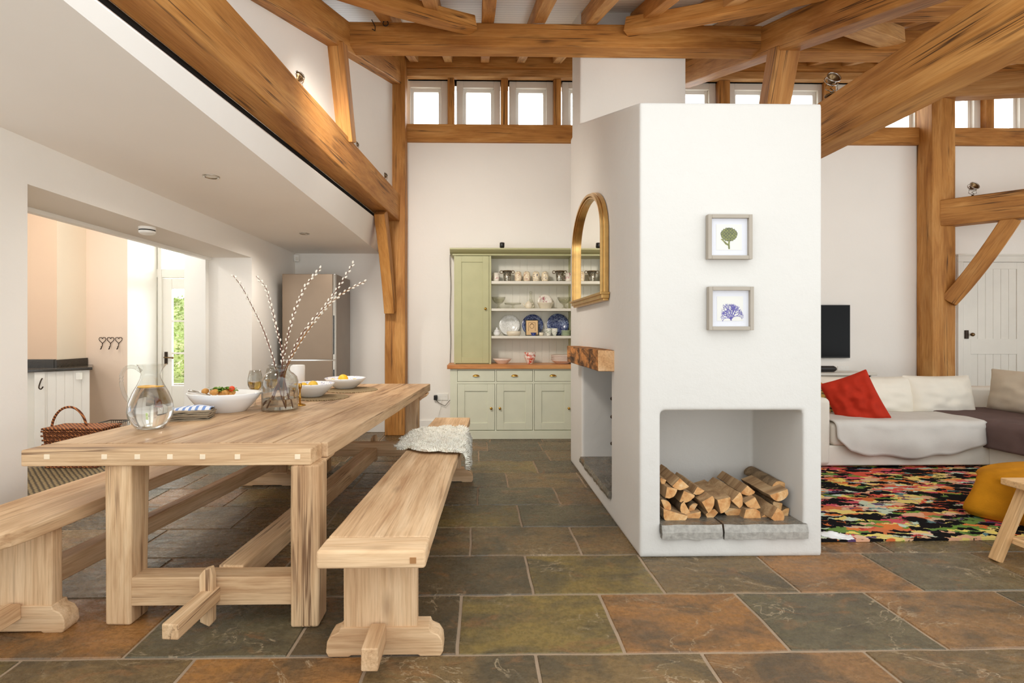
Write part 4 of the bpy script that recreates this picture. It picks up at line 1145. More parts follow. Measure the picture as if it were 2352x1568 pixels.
def artichoke(t, pr_, cx_, cz_, w):
    s = w*.155; cz_ += w*.075; leafs, dark = [], []
    def lf(x, z, a, L, wd, off): 
        P = []
        for u, k in ((0,-.9),(.35,-1),(.75,-.62),(1,0),(.75,.62),(.35,1),(0,.9)):
            px_, pz_ = k*wd, u*L
            P.append((x+px_*math.cos(a)+pz_*math.sin(a), z-px_*math.sin(a)+pz_*math.cos(a)))
        return P
    lay = 0; out = []
    for r_, (zz_, n, sp) in enumerate(((.62,3,.38),(.42,4,.70),(.16,5,.92),(-.12,6,1.04),(-.40,5,.96),(-.68,4,.74),(-.92,3,.42))):
        for i in range(n):
            k = (i/(n-1)*2-1)*sp
            x = cx_+k*s*.82; z = cz_+zz_*s*.85-.25*s*(1-abs(k)*.3); a = k*.55
            out.append((lf(x, z, a, s*.62, s*.27, 0), r_*.00004))
    g1 = join(*[flatpoly([P], Ya_-.0001-d) for P, d in out])
    sm2 = join(*[flatpoly([[((x-sum(p[0] for p in P)/7)*.72+sum(p[0] for p in P)/7, (z-sum(p[1] for p in P)/7)*.72+sum(p[1] for p in P)/7-.0008) for x, z in P]], Ya_-.00012-d) for P, d in out])
    mk('artichoke_shadow', join(flatpoly([[(cx_+s*1.02*math.cos(a*PI/12), cz_-.1*s+s*1.0*math.sin(a*PI/12)) for a in range(24)]], Ya_), g1), M['arti2'], pr_)
    mk('artichoke_leaves', sm2, M['arti'], pr_)
    mk('artichoke_stem', flatpoly([[(cx_-.10*s,cz_-1.0*s),(cx_-.16*s,cz_-1.55*s),(cx_-.1*s,cz_-2.2*s),(cx_+.14*s,cz_-2.2*s),(cx_+.1*s,cz_-1.5*s),(cx_+.16*s,cz_-1.0*s)], [(cx_-.08*s,cz_-1.75*s),(cx_-.5*s,cz_-1.55*s),(cx_-.9*s,cz_-1.05*s),(cx_-1.25*s,cz_-.75*s),(cx_-.95*s,cz_-.72*s),(cx_-.6*s,cz_-1.1*s),(cx_-.1*s,cz_-1.5*s)]], Ya_-.0001), M['arti'], pr_)
def coral(t, pr_, cx_, cz_, w):
    rc = random.Random(12); P = []
    def br(x, z, a, L, th, d):
        x2, z2 = x+math.sin(a)*L, z+math.cos(a)*L
        nx, nz = math.cos(a), -math.sin(a); t2 = th*.8
        P.append([(x-nx*th, z-nz*th), (x+nx*th, z+nz*th), (x2+nx*t2, z2+nz*t2), (x2+math.sin(a)*t2, z2+math.cos(a)*t2), (x2-nx*t2, z2-nz*t2)])
        if d == 0: return
        for s in ((-1, 1) if rc.random() < .93 else (rc.choice((-1,1)),)):
            br(x2, z2, a+s*rc.uniform(.25,.62), L*rc.uniform(.74,.95), th*.82, d-1)
    x0_, z0_ = cx_+w*.02, cz_-w*.235
    for a in (-1.15, -.75, -.35, .05, .45, .80): br(x0_, z0_, a+.02, w*.072*(1.12 if -.4 < a < .95 else .85), w*.0085, 5 if abs(a) < .9 else 4)
    P.append([(x0_-w*.015,z0_-w*.03),(x0_+w*.015,z0_-w*.03),(x0_+w*.012,z0_+w*.02),(x0_-w*.012,z0_+w*.02)])
    mk('coral_drawing', join(*[flatpoly([q_], Ya_-.0001-i_*.000004) for i_, q_ in enumerate(P)]), M['coral'], pr_)
picture('square grey-framed print of a green artichoke, upper of two on the chimney', 1626, 492, 1728, 595, artichoke)
picture('square grey-framed print of blue branching coral, lower of two on the chimney', 1628, 658, 1731, 758, coral)

# logs ---------------------------------------------------------------
def logshape(kind, r, L, seed):
    rg = random.Random(seed); prof = []
    if kind == 'q':   # quarter: point at origin side
        pts = [(-.42*r, -.42*r)]
        for i in range(9): a = PI/2*i/8; pts.append((-.42*r+r*1.25*math.cos(a), -.42*r+r*1.25*math.sin(a)))
        nb = 1; flat = [0, 9]
    elif kind == 'h':
        pts = []
        for i in range(13): a = PI*i/12; pts.append((r*math.cos(a), r*.95*math.sin(a)-.35*r))
        flat = [12]
    else:
        pts = [(-r,-.6*r),(.0,-.7*r),(r,-.5*r),(.9*r,.3*r),(.3*r,.65*r),(-.7*r,.55*r)]; flat = [2, 4, 5]
    pts = [(x*(1+rg.uniform(-.05,.05)), z*(1+rg.uniform(-.05,.05))) for x, z in pts]
    n = len(pts); v, f, mi = [], [], []; K = 9
    for k in range(K):
        y = L*k/(K-1); tw = rg.uniform(-.0,.0)
        for i, (x, z) in enumerate(pts):
            j = noise.noise_vector(Vector((x*20+seed, y*9, z*20)))*r*.09
            v.append(Vector((x+j.x, y+(j.y*.3 if k in (0, K-1) else 0), z+j.z)))
    for k in range(K-1):
        for i in range(n):
            j = (i+1) % n; f.append((k*n+i, k*n+j, k*n+n+j, k*n+n+i)); mi.append(1 if i in flat or (kind == 'q' and i == 0) else 0)
    f.append(tuple(range(n-1, -1, -1))); f.append(tuple(range((K-1)*n, K*n))); mi += [2, 2]
    return (v, f), mi
def L_(zx, zy): return 1480+zx/5.88, 1020+zy/5.88
logs = [(490,535,120,'q',-135,2.985,'topmost log at the left end, split face up'), (262,500,62,'q',160,3.05,'small split log wedged against the left wall, upper'),
        (345,640,112,'q',-100,2.975,'pale log at the left, second course from the top'), (300,835,95,'h',-70,2.97,'orange-ended log pressed to the left wall, lower middle'),
        (405,985,160,'h',165,2.955,'wide frayed log at the bottom left corner'), (555,880,100,'h',120,3.0,'half-round log just right of the bottom left one'),
        (655,865,80,'h',60,3.03,'small half-round log between two larger ones, left of centre'), (655,975,112,'h',190,2.99,'half-round log with curved grain on the slate, left of centre'),
        (565,700,122,'q',-110,3.01,'brown-ended log in the second course at the left'), (730,625,85,'q',-120,3.05,'grey split log leaning behind, left of centre'),
        (855,800,128,'q',-60,2.97,'large orange split log, left of centre'), (905,945,80,'b',40,3.0,'small squarish pale log on the slate near the centre'),
        (1065,800,140,'q',-75,2.975,'mossy-barked log with an orange end at the centre'), (1190,905,125,'h',170,3.03,'grey-ended log on the slate right of centre'),
        (1255,760,118,'q',-45,2.955,'pale smooth split log lying on top at the centre'), (1400,620,105,'q',-130,3.05,'dark-barked log at the back, right of centre'),
        (1475,790,118,'q',-150,3.0,'pale wedge log right of centre under the dark one'), (1455,950,118,'b',0,2.985,'blocky brown log on the slate right of centre'),
        (1625,1000,62,'b',30,3.0,'small knotty log end on the slate, right'), (1790,985,135,'q',-35,2.945,'long front log with thin strip of bark, right'),
        (1830,690,120,'h',200,2.99,'half-round log high on the right side'), (1890,560,100,'h',10,3.08,'weathered split log topmost at the right'),
        (1820,830,100,'q',170,3.03,'pale chip of log behind the front right one'), (1950,935,90,'q',80,3.02,'reddish log against the right wall of the niche')]
for i, (zx, zy, r, k, rot, Yl, lab) in enumerate(logs):
    p = V(*L_(zx, zy), Yl); rr = r/5.88/405*1.12
    p.x = min(max(p.x, n0.x+rr*.72), n1.x-rr*.75)
    g, mi = logshape(k, rr, random.uniform(.29,.35), i*3.3)
    o = mk('firewood_log', g, None, mats=[M['bark'], M['split'], M['logend']], midx=mi, mtx=T(*p) @ R(random.uniform(-.05,.05),'Z') @ R(-math.radians(rot),'Y') , bevel=.002)
    tag(o, 'split firewood: '+lab, 'log', 'firewood logs in the chimney niche')

# ================================================================== DRESSER
DYF = 6.13
dd = lambda x, y, Y=DYF: V(x, y, Y)
x0 = dd(1034,900).x; WIDTH = 1.55; x1 = x0+WIDTH
zw1, zw0 = dd(1100,838,DYF-.02).z, dd(1100,847,DYF-.02).z
dr = thing('kitchen_dresser', 'tall sage green painted dresser with open plate shelves', 'dresser', ((x0+x1)/2, 6.36, 0))
zb = dd(1100,989).z
mk('carcass', join(box(x0, x1, DYF+.02, 6.58, 0, zw0)), M['sage_pale'], dr)
mk('plinth', join(box(x0-.006, x1+.006, DYF-.006, DYF+.02, 0, zb)), M['sage_pale'], dr, bevel=.004)
mk('worktop', box(x0-.035, x1+.035, DYF-.035, 6.58, zw0, zw1), M['worktop'], dr, bevel=.005)
cols_ = [(1050,1137),(1140,1224),(1227,1313)]
zr1, zr0 = dd(1100,850).z, dd(1100,876).z; zd1, zd0 = dd(1100,881).z, dd(1100,988).z
# face frame
ff = [box(x0, dd(1050,900).x, DYF, DYF+.021, zb, zw0), box(dd(1313,900).x, x1, DYF, DYF+.021, zb, zw0)]
for a, b in ((1137,1140),(1224,1227)): ff.append(box(dd(a,900).x, dd(b,900).x, DYF, DYF+.021, zb, zw0))
ff += [box(x0+.004, x1-.004, DYF+.0015, DYF+.021, zd1, zr0), box(x0+.004, x1-.004, DYF+.0015, DYF+.021, zr1, zw0)]
mk('face_frame', join(*ff), M['sage_pale'], dr)
def paneldoor(nm, xa, xb, za, zb_, Y, mat, par, st=.07, inset=.012):
    d = mk(nm, join(box(xa, xa+st, Y-.004, Y+.018, za, zb_), box(xb-st, xb, Y-.004, Y+.018, za, zb_), box(xa+st, xb-st, Y-.004, Y+.018, zb_-st, zb_), box(xa+st, xb-st, Y-.004, Y+.018, za, za+st)), mat, par, bevel=.002)
    mk('door_panel', box(xa+st-.005, xb-st+.005, Y-.004+inset, Y+.019, za+st-.005, zb_-st+.005), mat, d)
    return d
def knob(x, Y, z, par, r=.016): return mk('knob', join(tf(lathe([(0,0),(.006,0),(.006,.012),(r,.018),(r,.026),(r*.7,.032),(0,.034)], 18, False), T(x, Y, z) @ R(PI/2,'X'))), M['brass'], par, smooth=True)
kx = [1128, 1148, 1306]
for i, (a, b) in enumerate(cols_):
    xa, xb = dd(a,900).x+.004, dd(b,900).x-.004
    d = paneldoor('cabinet_door', xa, xb, zd0+.003, zd1-.003, DYF+.001, M['sage_pale'], dr, .085)
    kp = dd(kx[i], 937); knob(kp.x, DYF-.003, kp.z, d)
    w_ = mk('drawer', box(xa, xb, DYF-.003, DYF+.02, zr0+.003, zr1-.003), M['sage_pale'], dr, bevel=.003)
    c = (xa+xb)/2; cz_ = (zr0+zr1)/2-.005
    cup = [v_ for v_ in ()]
    g = tf(ball(.042, 20, 10, 1, .55, .55), T(c, DYF-.004, cz_)); keep = [q_ for q_ in g[1] if all(g[0][k].z > cz_-.004 for k in q_)]
    mk('cup_handle', (g[0], keep), M['brass'], w_, smooth=True)
# upper part
UY = 6.30
ux0 = V(1043,700,UY).x; ux1 = x1-.04; zt1, zt0 = V(1100,570,UY-.05).z, V(1100,587,UY).z
cx0, cx1 = V(1046,700,UY).x, V(1123,700,UY).x
mk('upper_side', join(box(ux0, ux0+.02, UY, 6.58, zw1, zt0), box(ux1-.02, ux1, UY, 6.58, zw1, zt0), box(cx1+.003, cx1+.028, UY, 6.58, zw1, zt0), box(ux0, ux0+.016, UY-.002, UY+.02, zw1, zt0)), M['sage'], dr)
mk('cornice', join(box(ux0-.02, ux1+.02, UY-.02, 6.58, zt0, zt1-.06), prism([(UY-.02, zt1-.065), (UY-.075, zt1-.02), (UY-.085, zt1-.02), (UY-.085, zt1), (6.58, zt1), (6.58, zt1-.065)], ux0-.05, ux1+.05, 'X')), M['sage'], dr, bevel=.003)
bk = []
bw = .094; xx = cx1+.028
while xx < ux1-.02: bk.append(box(xx+.001, min(xx+bw-.004, ux1-.02), 6.565, 6.58, zw1, zt0)); xx += bw
bk.append(box(cx1, ux1-.02, 6.57, 6.585, zw1, zt0))
mk('back_boards', join(*bk), M['sage_in'], dr)
d = paneldoor('cupboard_door', cx0, cx1, zw1+.01, zt0-.004, UY, M['sage'], dr, .075)
kp = V(1115,709,UY); knob(kp.x, UY-.005, kp.z, d)
mk('cupboard_box', box(ux0+.02, cx1, UY+.02, 6.57, zw1, zt0), M['sage'], dr)
SY = UY+.012; shz = []
for ya, yb_ in ((645,652),(708,714),(771,777)):
    a, b = V(1200,ya,SY).z, V(1200,yb_,SY).z; shz.append(a)
    mk('shelf', box(cx1+.028, ux1-.02, SY, 6.565, b, a), M['sage_in'], dr, bevel=.003)
# crockery ------------------------------------------------------------
IY = 6.43
def at(px, shelf, Y=IY): 
    z = shz[shelf] if shelf < 3 else zw1
    p = V(px, 700, Y); return Vector((p.x, Y, z+.0005))
S_ = F/IY    # pixels per metre at the crockery
def crock(name, lab, cat, px, shelf, prof, mat, n=28, parts=(), group=None, Y=IY, part='body', k=None):
    k = k or {'storage_jar': 1.25, 'ice_bucket': 1.0, 'mug': 1.2, 'small_plate': 1.0, 'shallow_bowl': 1.15, 'cake_stand': 1.08}.get(name, 1.15)
    prof = [(r*k, z*k) for r, z in prof]; parts = [(a, tf(g, S3(k,k,k)), m_) for a, g, m_ in parts]
    p = at(px, shelf, Y); t = item(name, lab, cat, p, group)
    mk(part, lathe(prof, n, False), M[mat], t, smooth=True, world=False)
    for nm_, g, m_ in parts: mk(nm_, g, M[m_], t, smooth=True, world=False)
    return t
G_ = 'crockery on the dresser'
def shaker(px, lab, mat, h=.105, r=.036): crock('storage_jar', lab, 'jar', px, 0, [(0,0),(r*.82,0),(r*.86,.01),(r,h*.28),(r*.98,h*.6),(r*.86,h*.88),(r*.5,h*.985),(0,h)], mat, group=G_)
shaker(1190, 'spotted cream domed jar, first of four in a row on the top shelf', 'spot_china')
shaker(1210, 'spotted cream domed jar, second of four in a row on the top shelf', 'spot_china')
shaker(1231, 'cream domed jar with blue spots, third of four on the top shelf', 'spot_blue')
shaker(1251.5, 'spotted cream domed jar, last of four in a row on the top shelf', 'spot_blue')
for px, lab in ((1139.5,'straight floral mug at the left end of the top shelf'), (1306,'straight floral mug at the right end of the top shelf')):
    crock('mug', lab, 'mug', px, 0, [(0,0),(.030,0),(.033,.004),(.033,.092),(.030,.092),(.029,.008),(0,.008)], 'floral_china', group=G_,
          parts=(('handle', tube([(-.031,0,.075),(-.05,0,.072),(-.055,0,.05),(-.048,0,.025),(-.031,0,.022)], .004, 8), 'floral_china'),))
for px, lab in ((1165,'pewter ice bucket with handles, left on the top shelf'), (1285.5,'pewter ice bucket with handles, right on the top shelf')):
    hs = []
    for s in (-1, 1): hs.append(('ring_handle', tf(tube([(.018*math.cos(a*PI/8), 0, .018*math.sin(a*PI/8)) for a in range(16)], .0045, 8, True), T(s*.072, 0, .122)), 'bronze'))
    hs.append(('rim', tube([(.056*math.cos(a*PI/12), .056*math.sin(a*PI/12), .132) for a in range(24)], .006, 8, True), 'bronze'))
    crock('ice_bucket', lab, 'bucket', px, 0, [(0,0),(.036,0),(.040,.01),(.054,.132),(.050,.132),(.036,.012),(0,.012)], 'tin', parts=hs)
gob = [(0,0),(.030,0),(.026,.008),(.010,.018),(.008,.042),(.016,.05),(.045,.065),(.068,.10),(.076,.126),(.073,.126),(.064,.10),(.042,.070),(0,.060)]
crock('dessert_bowl', 'footed pressed-glass bowl at the left of the middle shelf', 'bowl', 1145.5, 1, gob, 'pressed')
crock('dessert_bowl', 'footed pressed-glass bowl at the right of the middle shelf', 'bowl', 1295.5, 1, gob, 'pressed')
crock('cake_stand', 'low glass cake stand on the middle shelf', 'cake stand', 1178, 1, [(0,0),(.03,0),(.014,.012),(.010,.035),(.03,.045),(.092,.048),(.100,.066),(.097,.066),(.088,.054),(0,.052)], 'pressed')
crock('decanter', 'glass decanter with stopper on the middle shelf', 'decanter', 1219, 1, [(0,0),(.044,0),(.048,.01),(.044,.05),(.022,.095),(.013,.12),(.013,.152),(.020,.158),(.010,.160),(.010,.166),(.018,.176),(.017,.190),(.006,.198),(0,.198)], 'pressed', Y=6.50)
crock('teapot', 'small cream teapot in front of the decanter', 'teapot', 1214, 1, [(0,0),(.026,0),(.036,.012),(.041,.035),(.034,.058),(.020,.068),(.021,.071),(.008,.077),(.007,.084),(0,.086)], 'cream_cer', Y=6.37,
      parts=(('spout', tube([(-.034,0,.025),(-.052,0,.036),(-.062,0,.062)], [.010,.007,.005], 10), 'cream_cer'), ('handle', tube([(.034,0,.055),(.056,0,.055),(.060,0,.035),(.050,0,.018),(.036,0,.018)], .004, 8), 'cream_cer')))
def plate(lab, px, shelf, r, mat, Y=6.53, mat2=None):
    p = at(px, shelf, Y); z = p.z+r*.985
    t = thing('plate', lab, 'plate', (p.x, Y, p.z), 0, None)
    m_ = T(p.x, Y+.005, z) @ R(PI/2-.14, 'X')
    pr_ = [(0,0),(r*.6,.0),(r*.66,.006),(r*.98,.018),(r,.020),(r*.98,.023),(r*.64,.012),(r*.58,.006),(0,.006)]
    g = tf(lathe(pr_, 44, False), S3(1,1,1))
    o = mk('plate_disc', g, M[mat], t, smooth=True, mtx=m_)
    return t
plate('floral plate with pink roses standing on the middle shelf', 1251.5, 1, .092, 'floral_china', 6.52)
crock('serving_bowl', 'oval cream bowl in front of the floral plate', 'bowl', 1253, 1, [(0,0),(.055,0),(.062,.006),(.084,.055),(.092,.064),(.088,.066),(.078,.055),(.05,.008),(0,.008)], 'cream_cer', Y=6.40)
plate('large white relief plate at the left of the lower shelf', 1170, 2, .132, 'white_plate')
plate('large blue and white plate behind the small framed picture', 1223, 2, .136, 'blue_plate', 6.54)
plate('large dark blue patterned plate at the right of the lower shelf', 1281, 2, .140, 'blue_plate')
crock('sugar_bowl', 'small lidded white china pot at the left of the lower shelf', 'pot', 1141, 2, [(0,0),(.024,0),(.036,.012),(.040,.03),(.030,.048),(.034,.050),(.018,.066),(.008,.072),(.011,.08),(.007,.088),(0,.09)], 'ceramic', Y=6.40,
      parts=(('handle', join(tube([(-.036,0,.04),(-.05,0,.036),(-.036,0,.02)], .0035, 6), tube([(.036,0,.04),(.05,0,.036),(.036,0,.02)], .0035, 6)), 'ceramic'),))
crock('dish', 'round cream dish in front of the white plate', 'dish', 1180, 2, [(0,0),(.06,0),(.074,.014),(.078,.040),(.074,.050),(.070,.048),(.068,.014),(0,.010)], 'cream_cer', Y=6.38)
for px, lab in ((1259.5,'green-sprigged mug in front of the dark blue plate, left of the pair'), (1273.5,'green-sprigged mug in front of the dark blue plate, right of the pair')):
    crock('mug', lab, 'mug', px, 2, [(0,0),(.020,0),(.018,.008),(.030,.035),(.034,.078),(.031,.078),(.027,.036),(0,.012)], 'green_china', Y=6.40,
          parts=(('handle', tube([(-.028,0,.065),(-.046,0,.062),(-.044,0,.035),(-.026,0,.03)], .004, 8), 'green_china'),))
for k in range(4):
    crock('small_plate', 'pale green plate in the stack at the right end of the lower shelf', 'plate', 1300, 2, [(0,k*.017),(.04,k*.017),(.062,.012+k*.017),(.064,.016+k*.017),(.038,.005+k*.017),(0,.005+k*.017)], 'paleblue_cer', Y=6.42, group='pale green plate stack')
crock('egg_cup', 'tiny cream cup right of the small framed picture', 'cup', 1243, 2, [(0,0),(.018,0),(.024,.012),(.025,.036),(.022,.036),(.020,.012),(0,.008)], 'cream_cer', Y=6.38,
      parts=(('handle', tube([(.022,0,.03),(.034,0,.026),(.022,0,.012)], .003, 6), 'cream_cer'),))
p = at(1222, 2, 6.42); pf = thing('small_framed_print', 'small dark-framed beige print leaning against the blue plate', 'picture', (p.x, p.y, p.z))
hw, hh = .082, .200
m_ = T(p.x, p.y, p.z) @ R(-.10,'X')
mk('frame', tf(join(box(-hw, -hw+.008, -.008, .008, 0, hh), box(hw-.008, hw, -.008, .008, 0, hh), box(-hw+.008, hw-.008, -.008, .008, 0, .008), box(-hw+.008, hw-.008, -.008, .008, hh-.008, hh)), m_), M['black'], pf)
pp_ = mk('print', tf(box(-hw+.007, hw-.007, -.002, .004, .007, hh-.007), m_), M['paper_cream'], pf)
rg_ = [(math.cos(a*PI/12), math.sin(a*PI/12)) for a in range(24)]
orn = tube([(.026*a, -.0035, .120+.028*b) for a, b in rg_], .0022, 6, True)
orn2 = tube([(-.042,-.0035,.06),(-.042,-.0035,.165),(.042,-.0035,.165),(.042,-.0035,.06)], .002, 6)
mk('ornament', tf(join(orn, orn2, tube([(-.02,-.0035,.14),(0,-.0035,.155),(.02,-.0035,.14)], .003, 6)), m_), M['brownink'], pp_)
crock('small_cup', 'small blue and white cup in front of the beige print', 'cup', 1225.5, 2, [(0,0),(.022,0),(.020,.006),(.033,.034),(.030,.034),(.018,.008),(0,.008)], 'blueink', Y=6.37)
flat_ = [(0,0),(.05,0),(.054,.004),(.088,.036),(.104,.056),(.101,.058),(.084,.040),(.048,.010),(0,.008)]
crock('shallow_bowl', 'shallow blush bowl at the left of the dresser worktop', 'bowl', 1153.5, 3, flat_, 'pink_cer', Y=6.34)
for k in range(2):
    crock('cup', ('lower' if k == 0 else 'upper')+' of two stacked red-brushed cups on the dresser worktop', 'cup', 1217, 3, [(0,k*.034),(.028,k*.034),(.030,.004+k*.034),(.056,.055+k*.034),(.066,.088+k*.034),(.063,.088+k*.034),(.05,.054+k*.034),(.024,.01+k*.034),(0,.01+k*.034)], 'red_china', Y=6.34)
for k in range(4):
    crock('shallow_bowl', 'shallow blush bowl in the stack at the right of the dresser worktop', 'bowl', 1291, 3, [(r*1.22, z*.8+k*.017) for r, z in flat_], 'pink_cer', Y=6.34, group='blush bowl stack')
# black spotlight on the dresser top
p = V(1153, 569, 6.4); p.z = zt1; t = item('spotlight', 'small black spotlight standing on top of the green dresser', 'lamp', p)
mk('base', lathe([(0,0),(.028,0),(.028,.012),(.01,.016),(.01,.03),(0,.03)], 20, False), M['black'], t, smooth=True, world=False)
mk('lamp_head', tf(lathe([(0,0),(.026,0),(.030,.01),(.030,.06),(.024,.062),(.022,.02),(0,.02)], 20, False), T(0,-.02,.03) @ R(.35,'X')), M['black'], t, smooth=True, world=False)
# socket, plug and cable left of the dresser
def socket(lab, px, py, Y, w=.146, h=.086):
    p = V(px, py, Y); t = thing('wall_socket', lab, 'socket', (p.x, Y, p.z))
    f_ = mk('face_plate', box(p.x-w/2, p.x+w/2, Y-.010, Y, p.z-h/2, p.z+h/2), M['plastic'], t, bevel=.003)
    for s in ((-1, 1) if w > .1 else (0,)): mk('rocker', box(p.x+s*.035-.008, p.x+s*.035+.008, Y-.013, Y-.009, p.z+.008, p.z+.028), M['plastic'], f_)
    return t
socket('double white wall socket left of the green dresser', 1016, 911, YB)
p = V(1001, 912, YB); t = thing('phone_charger', 'black plug with a thin cable hanging by the left socket', 'charger', (p.x, YB-.03, p.z))
mk('plug_body', box(p.x-.022, p.x+.022, YB-.055, YB-.001, p.z-.03, p.z+.03), M['black'], t, bevel=.006)
q1 = V(1008, 925, YB-.03); q2 = V(1022, 932, YB-.03); q3 = V(1034, 918, YB-.03)
mk('cable', tube([(p.x, YB-.03, p.z-.025), tuple(q1), tuple(q2), tuple(q3)], .0035, 6), M['iron'], t, smooth=True)
mk('white_cable', tube([tuple(V(1014,915,YB-.02)), tuple(V(1012,935,YB-.02)), tuple(V(1004,965,YB-.02)), tuple(V(1003,985,YB-.02))], .003, 6), M['plastic'], t, smooth=True)
o = mk('power_cable', tube([tuple(V(1034.5,y_,6.55)+Vector((.004*math.sin(y_*.05),0,0))) for y_ in range(585, 840, 12)], .004, 6), M['iron'], smooth=True); tag(o, 'dark cable running down the wall beside the upper dresser', 'cable')

# ================================================================== FRIDGE AND LEFT WALL FITTINGS
FY = 5.84
a = V(648,628,FY); b = V(770,628,FY); fx0, fx1, fz = a.x, b.x, a.z
fr = thing('fridge_freezer', 'tall brushed bronze-steel fridge freezer in the alcove corner', 'fridge', ((fx0+fx1)/2, 6.18, 0))
mk('cabinet', box(fx0+.003, fx1-.003, FY+.06, 6.53, .03, fz), M['fridge_side'], fr, bevel=.006)
zsplit = V(700,827,FY).z
for nm_, z0_, z1_ in (('lower_door', .06, zsplit-.006), ('upper_door', zsplit+.006, fz-.004)):
    dd_ = mk(nm_, box(fx0, fx1-.03, FY, FY+.056, z0_, z1_), M['fridge'], fr, bevel=.005)
    mk('grip_strip', box(fx1-.028, fx1-.001, FY+.002, FY+.056, z0_, z1_), M['chrome'], dd_, bevel=.003)
    hz0, hz1 = (z1_-.50, z1_-.10) if nm_ == 'lower_door' else (z0_+.06, z0_+.50)
    mk('grip_recess', box(fx1-.022, fx1-.010, FY-.0005, FY+.01, hz0, hz1), M['gap'], dd_)
mk('door_trim', box(fx0, fx1, FY+.004, FY+.056, zsplit-.006, zsplit+.006), M['chrome'], fr)
mk('foot_strip', box(fx0+.01, fx1-.01, FY+.07, 6.5, 0, .03), M['black'], fr)
p = V(683, 592, 6.50); t = thing('alarm_sensor', 'small white alarm sensor high in the alcove corner', 'sensor', (WX+.03, 6.53, p.z))
mk('housing', tf(box(-.03,.03,-.028,.028,-.045,.045), T(WX+.036, 6.53, p.z) @ R(.6,'Z')), M['plastic'], t, bevel=.01)
mk('lens', tf(box(-.018,.018,-.031,-.026,-.03,.01), T(WX+.036, 6.53, p.z) @ R(.6,'Z')), M['offwhite'], t)
p = G(338, 522, oz); t = thing('smoke_detector', 'round white smoke alarm under the wide doorway lintel', 'smoke alarm', (p.x, p.y, oz))
mk('housing', lathe([(0,0),(.055,0),(.055,-.018),(.050,-.020),(.050,-.026),(.055,-.028),(.053,-.042),(.040,-.052),(0,-.052)], 36, False), M['plastic'], t, smooth=True, world=False, auto=.7)
mk('vent_slot', lathe([(.051,-.0195),(.0525,-.0195),(.0525,-.0265),(.051,-.0265)], 36, False), M['gap'], t, world=False)
for px, py, lab in ((485,405,'recessed ceiling spotlight nearer the camera in the low ceiling'), (699,536,'recessed ceiling spotlight farther away, towards the fridge')):
    p = G(px, py, 2.28); t = thing('downlight', lab, 'ceiling light', tuple(p))
    mk('trim_ring', lathe([(.034,-.001),(.040,-.007),(.050,-.005),(.052,0),(.034,0)], 32, False), M['chrome'], t, smooth=True, world=False)
    mk('bulb_lens', lathe([(0,-.002),(.033,-.002),(.033,0),(0,0)], 24, False), M['offwhite'], t, world=False)

# ================================================================== KITCHEN FITTINGS
Pa = V(88, 854, 5.34); Pb = V(206, 849, 5.63); zc0 = .87; zc1 = .90
cu = thing('kitchen_counter', 'kitchen counter end with white boarded panel and dark granite top', 'cabinet', (-4.7, 5.5, 0))
pd = Vector((Pb.x-Pa.x, Pb.y-Pa.y, 0)); pl_ = pd.length; pdn = pd.normalized(); nrm = Vector((pdn.y, -pdn.x, 0))
e0 = Vector((Pa.x, Pa.y, 0))+nrm*.03-pdn*.05; e1 = Vector((Pb.x, Pb.y, 0))+nrm*.03+pdn*.02
mk('granite_top', prism([(-6.1, e0.y-.06), (e0.x-.25, e0.y-.05), (e0.x, e0.y), (e1.x, e1.y), (bx+.085, 6.09), (bx+.01, 6.09), (bx, 5.675), (-6.1, 5.675)], zc0, zc1, 'Z'), M['granite'], cu, bevel=.004)
zup = V(160, 826, 5.66).z
mk('granite_upstand', join(box(-6.0, bx-.002, 5.645, 5.675, zc1, zup+.005), box(bx+.004, bx+.03, 5.645, 6.09, zc1, zup)), M['granite'], cu)
bd = []; nb_ = 6; mrot = Matrix(((pdn.x, -pdn.y, 0, Pa.x), (pdn.y, pdn.x, 0, Pa.y), (0,0,1,0), (0,0,0,1)))
for i in range(nb_): a = pl_*i/nb_; b = pl_*(i+1)/nb_; bd.append(box(a+.002, b-.002, 0, .02, 0, zc0))
mk('boarded_panel', tf(join(*bd, box(0, pl_, .005, .03, 0, zc0), box(-.03, .05, -.012, .03, 0, zc0)), mrot), M['gloss_white'], cu)
wrx = V(66,900,5.4).x
mk('cabinet_box', join(box(-6.1, wrx-.14, Pa.y+.02, 5.66, 0, zc0), box(wrx, Pa.x+.02, Pa.y+.01, 5.66, 0, zc0)), M['offwhite'], cu)
hk = V(97, 882, Pa.y); mk('coat_hook', tube(smoothed([(hk.x, hk.y-.0, hk.z+.06), (hk.x, hk.y-.02, hk.z+.03), (hk.x, hk.y-.04, hk.z-.03), (hk.x+.03, hk.y-.05, hk.z-.045), (hk.x+.05, hk.y-.05, hk.z-.02)]), .006, 8), M['iron'], cu, smooth=True)
s2 = V(183, 863, 5.55); mk('socket_plate', box(s2.x-.025, s2.x+.02, 5.53, 5.56, s2.z-.035, s2.z+.035), M['plastic'], cu)
KY = Pa.y
t = thing('wine_rack', 'narrow wooden wine rack beneath the kitchen worktop at the left', 'wine rack', (wrx-.07, KY+.2, 0))
for k in range(5): mk('rack_bar', box(wrx-.138, wrx-.002, KY+.03, KY+.2, .12+k*.15, .15+k*.15), M['worktop'], t)
mk('rack_back', box(wrx-.138, wrx-.002, KY+.2, KY+.22, .12, .8), M['gap'], t)
